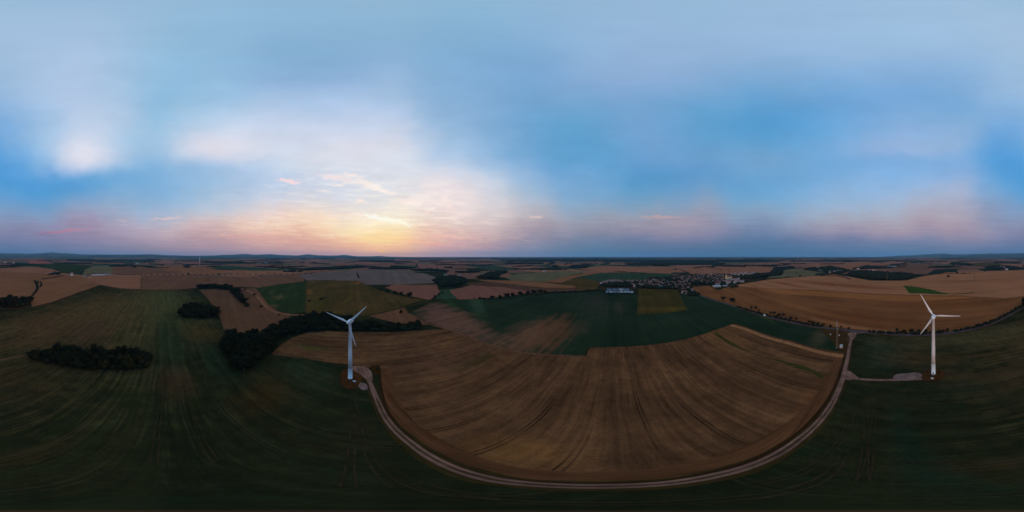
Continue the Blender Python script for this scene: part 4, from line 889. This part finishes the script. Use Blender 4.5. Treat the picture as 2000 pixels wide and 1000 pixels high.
WW = ['white'] * 4 + ['cream'] * 2 + ['grey'] * 2; RF = ['red'] * 4 + ['pink'] * 3 + ['brown'] * 3 + ['grey'] * 1
RW = {'red': 'red', 'pink': 'faded pink', 'brown': 'brown', 'grey': 'grey'}
placed = []
def village(poly, s, where, group, keep=1.):
    pts = [p for p in scatter(P2(poly), s * 1.24, .28, rh)]
    ds = sorted(p.length for p in pts); t1, t2 = ds[len(ds) // 3], ds[2 * len(ds) // 3]
    for p in pts:
        if rh.random() > keep or any((p - q).length < 13 for q in placed): continue
        placed.append(p); d = rh.choice(DIM); wl = rh.choice(WW); rf = rh.choice(RF)
        row = 'front' if p.length < t1 else 'middle' if p.length < t2 else 'back'
        house(p, rh.choice((.5, .5, 2.07, 2.07, 1.2)) + rh.uniform(-.2, .2), *d, wl, rf, '%s%s house with a %s roof, %s row, %s' % ('long ' if d[0] > 13 else '', wl, RW[rf], row, where), group, windows=0)
church_p = G(1424.5, 545.5); placed += [church_p, church_p + Vector((14, 0, 0)), church_p - Vector((14, 0, 0))]
village([(1283,559),(1250,561),(1248,552),(1275,546),(1300,548),(1320,552),(1345,549),(1350,556),(1340,562),(1318,561)], 19, 'behind the olive plot', 'houses in the middle of the village', .9)
village([(1318,562),(1346,563),(1358,572),(1350,577),(1332,572)], 17, 'near tip of the village', 'houses in the near tip of the village', .8)
village([(1300,546),(1335,541),(1370,537),(1412,536),(1416,546),(1412,556),(1385,556),(1352,552),(1330,549)], 20, 'left of the church', 'houses left of the church', .95)
village([(1432,546),(1445,544),(1452,551),(1430,554),(1416,555),(1418,548)], 18, 'right of the church', 'houses right of the church', .9)
village([(1425,536),(1440,533),(1470,531),(1486,533),(1480,536),(1445,538)], 24, 'on the rise behind the church', 'houses on the rise behind the church', .9)
village([(1170,555),(1180,550),(1195,548),(1245,550),(1247,554),(1200,553),(1185,557)], 17, 'left arm of the village', 'houses in the left arm of the village', .9)
village([(1245,556),(1230,556),(1233,561),(1248,562)], 17, 'beside the shed rows', 'houses beside the shed rows', .9)
canopies('garden_trees', [([(1172,558),(1190,550,6),(1240,549,6),(1290,542,6),(1330,538,6),(1416,534,6),(1416,556),(1350,556),(1350,579),(1322,566),(1250,563),(1243,560),(1200,561)], 12, 9), ([(1195,560),(1192,556,6),(1240,556,6),(1240,560)], 9, 8), ([(1335,572),(1348,565,6),(1372,577),(1350,579)], 11, 7), ([(1268,545),(1268,541,6),(1286,541,6),(1287,545)], 14, 10), ([(1178,573),(1174,569),(1180,566,4),(1182,572)], 9, 6), ([(1182,574.5),(1240,575),(1245,573.5),(1182,573)], 7, 4), ([(1425,561),(1436,557,5),(1445,560),(1430,563)], 9, 6), ([(1416,556),(1380,556),(1362,553),(1366,551,5),(1410,552,5)], 14, 6)], 'dark garden trees between the village houses', far_leaf, 17)
# church
o = thing('church', 'tall yellow village church with a brown roof standing above the white houses', 'church', (church_p.x, church_p.y, 0), R(-60))
a, b, r = house_mesh(26, 13, 13, 50, 'yellow', 'brown'); obj('wall', a, o); obj('roof', b, o)
mb = MB(); mb.box(-3.6, 3.6, -3.6, 3.6, 0, 22); tw = mb.build('bell_tower', WALL['yellow'], o, loc=(-16.7, 0, 0))
mb = MB(); mb.add([(-3.9, -3.9, 22.02), (3.9, -3.9, 22.02), (3.9, 3.9, 22.02), (-3.9, 3.9, 22.02), (0, 0, 29)], [(0, 1, 4), (1, 2, 4), (2, 3, 4), (3, 0, 4), (3, 2, 1, 0)]); mb.build('spire', ROOF['grey'], tw)
mb = MB(); mb.box(-.8, .8, -.08, .08, 4, 9.5); wm = mesh('window', mb.v, mb.f, pane)
for k in range(4):
    for s in (-1, 1): obj('window', wm, o, (-9 + 6 * k, s * 6.52, 0))
mb = MB(); mb.box(-.7, .7, -.08, .08, 15, 19); wm2 = mesh('louvre', mb.v, mb.f, dark)
for k in range(4): obj('louvre', wm2, tw, (3.62 * math.sin(k * math.pi / 2), -3.62 * math.cos(k * math.pi / 2), 0), k * math.pi / 2)
# sheds and halls
for i, (px, py, L, rf) in enumerate(((1186,571.6,13,'blue'),(1193,571.8,13,'pale'),(1200,571.8,13,'blue'),(1207,571.9,13,'blue'),(1214,571.9,13,'pale'),(1221,571.9,13,'pale'),(1227.5,571.9,11,'pale'),(1234,571.9,12,'pale'),(1190,566.8,16,'blue'),(1201,566.8,16,'blue'),(1213,566.8,15,'pale'),(1224,566.9,15,'blue'))):
    p = G(px, py); az = math.atan2(p.x, p.y)
    house(p, -az + (math.pi / 2 if i < 8 else 0), L if i < 8 else 16, 9.5, 3.2, 24, 'grey' if rf == 'blue' else 'white', rf, ('%s roofed shed in the %s row left of the olive plot' % ('pale' if rf == 'pale' else 'blue', 'near' if i < 8 else 'back')), 'sheds in two rows before the village', 'shed', 'shed', False)
for (px, py, L, Wd, h, rz, wl, rf, lab) in ((1297,561,36,14,5.5,.1,'white','pale','long white hall at the near edge of the village above the olive plot'),(1400,560,28,20,4.,.3,'cream','pale','low white hall with a flat pale roof beside the brown field'),(1416,559,18,10,3.5,.3,'grey','pale','small grey hall right of the low white hall'),(1316,563,14,10,4,.2,'white','pale','short white shed right of the long white hall'),
        (140,538.6,16,12,15,.2,'white','red','tall white farm building behind the curved hedge'),(104,534.6,14,9,5,.3,'white','grey','white cottage half hidden by trees at the left'),(165,541,16,9,5,.1,'white','grey','first of the dark roofed farmhouses in the row at the left'),(170,541,14,9,5,.1,'grey','brown','middle one of the dark roofed farmhouses in the row at the left'),(175,541.6,14,9,5,.1,'cream','brown','cream farmhouse at the right end of the farm row'),
        (186,538,44,14,4.5,.05,'white','pale','pale long barn nearest the farmhouses'),(197,537.4,50,14,4.5,.05,'white','pale','pale long barn in the middle of the three behind the farm'),(210,536.6,44,14,4,.05,'grey','pale','pale long barn at the right of the three behind the farm'),
        (1063,530.8,16,11,7,.3,'white','pale','lone white farm building on the grey green field'),(1622,533,20,12,8,.4,'cream','grey','cream house at the front of the far hamlet'),(1631,533,28,14,9,.2,'white','grey','big white house with a wide gable at the front of the far hamlet'),(1638,530.6,18,12,7,.6,'white','grey','white house up the slope at the right of the far hamlet'),(1601,530.4,20,12,8,.4,'white','grey','white house at the left end of the far hamlet'),(1598,524,24,14,9,.3,'cream','pink','cream house high behind the far hamlet'),(1606,531.2,16,11,6,.9,'grey','grey','grey house second from the left in the far hamlet'),(1644,530.5,16,11,6,.9,'white','brown','white house with a brown roof at the right end of the far hamlet'),
        (1676,526,22,13,7,.3,'white','pink','white house with a faded roof in the gap of the far wood'),(1697,528,20,12,6,.5,'white','red','white house with a red roof at the end of the far gap'),(1706,528.4,20,12,6,.2,'white','pink','pinkish house beside the far gap in the wood'),
        (1739,521,70,18,7,.2,'white','pale','long white far building in the right distance'),(1748,521,40,16,7,.2,'white','pale','shorter white far building right of the long one'),(1966,527,24,14,7,.3,'white','grey','white house in the dark far wood at the right'),(1961,524,30,16,8,.4,'grey','pink','pink roofed house in the far wood at the right'),(1955,522,26,14,8,.7,'white','red','red roofed house at the back of the far wood at the right'),
        (508,515,40,18,9,.3,'white','grey','far white farmhouse in the left distance'),(520,514,44,18,9,.5,'white','grey','far white farmhouse right of another in the left distance'),(560,530.4,22,12,8,.4,'white','grey','white cottage at the dark wood edge in the middle distance'),(682,520,40,18,9,.5,'white','red','far house at the left end of the distant hamlet'),(690,520,36,16,8,.2,'grey','pink','far grey house in the middle of the distant hamlet'),(704,519.5,40,16,8,.6,'white','grey','far house at the right end of the distant hamlet'),
        (268,514.6,60,20,8,.1,'white','pale','far pale shed in the left distance'),(1828,513.6,60,24,9,.1,'grey','grey','far grey building in the right distance'),(898,537.6,14,9,5,.4,'white','grey','white cottage behind the dark wood near the middle'),(870,537.4,16,9,5,.4,'white','grey','white cottage left of another behind the dark wood'),(10,513,50,20,10,.4,'white','grey','far white building at the left end of the picture'),(26,514,40,18,9,.8,'white','red','far red roofed building at the left end of the picture')):
    p = G(px, py); az = math.atan2(p.x, p.y); far = ('barn', 'barn') if 'barn' in lab else (('hall', 'hall') if ('hall' in lab or 'shed' in lab) else ('house', 'house'))
    house(p, -az + rz, L, Wd, h, 14 if rf == 'pale' else 44, wl, rf, lab, None, *far, chimney=rf != 'pale', windows=0)
# white van on the road
vp = G(1494, 617.4); dirv = G(1500, 619.3) - G(1480, 612.5)
o = thing('van', 'white van driving on the country road left of the mast', 'van', (vp.x, vp.y, LZ[0]), math.atan2(dirv.y, dirv.x))
vw_ = flat_mat('van_paint', (.8, .8, .8), .35, .02); tyre = flat_mat('tyre_rubber', (.02, .02, .02), .9, .1)
mb = MB(); prof = [(-2.6, .45), (2.6, .45), (2.6, 1.1), (1.9, 1.35), (1.3, 2.2), (-2.5, 2.3), (-2.6, 2.2)]
N = len(prof); mb.add([(x_, -1., z_) for x_, z_ in prof] + [(x_, 1., z_) for x_, z_ in prof], [tuple(range(N)), tuple(range(2 * N - 1, N - 1, -1))] + [(i, i + N, (i + 1) % N + N, (i + 1) % N) for i in range(N)]); mb.build('body', vw_, o)
mb = MB(); mb.add([(1.87, -.9, 1.42), (1.87, .9, 1.42), (1.36, .86, 2.13), (1.36, -.86, 2.13)], [(0, 1, 2, 3)]); wsh = mb.build('windscreen', pane, o, loc=(.03, 0, .03))
for sx in (-1.6, 1.6):
    for sy in (-.95, .95):
        m2 = MB(); m2.lathe([(.34, -.1), (.34, .1)], 16, Matrix.Rotation(R(90), 4, 'X')); m2.build('wheel', tyre, o, loc=(sx, sy, .34))
for sy in (-.75, .75):
    m2 = MB(); m2.box(2.58, 2.63, sy - .15, sy + .15, .8, 1.); m2.build('headlight', cab, o)

# ------------------------------------------------------------------ haze
HZ = True
if HZ:
    mb = MB(); mb.box(-21500, 21500, -21500, 21500, -1.5, 560)
    m = bpy.data.materials.new('haze_air'); m.use_nodes = True; t = NT(m.node_tree)
    pv = t.node('ShaderNodeVolumePrincipled'); pv.inputs['Density'].default_value = 3.2e-5; pv.inputs['Color'].default_value = (.24, .60, .95, 1); pv.inputs['Anisotropy'].default_value = 0.
    oo = t.node('ShaderNodeOutputMaterial'); t.t.links.new(pv.outputs[0], oo.inputs['Volume'])
    hz = mb.build('haze', m); prop(hz, 'thin blue evening haze over the whole plain', None, None, 'stuff')
print('TREES', NT_[0], 'HOUSES', len(placed), 'OBJ', len(bpy.data.objects), 'TRIS', sum(len(m.polygons) for m in bpy.data.meshes))
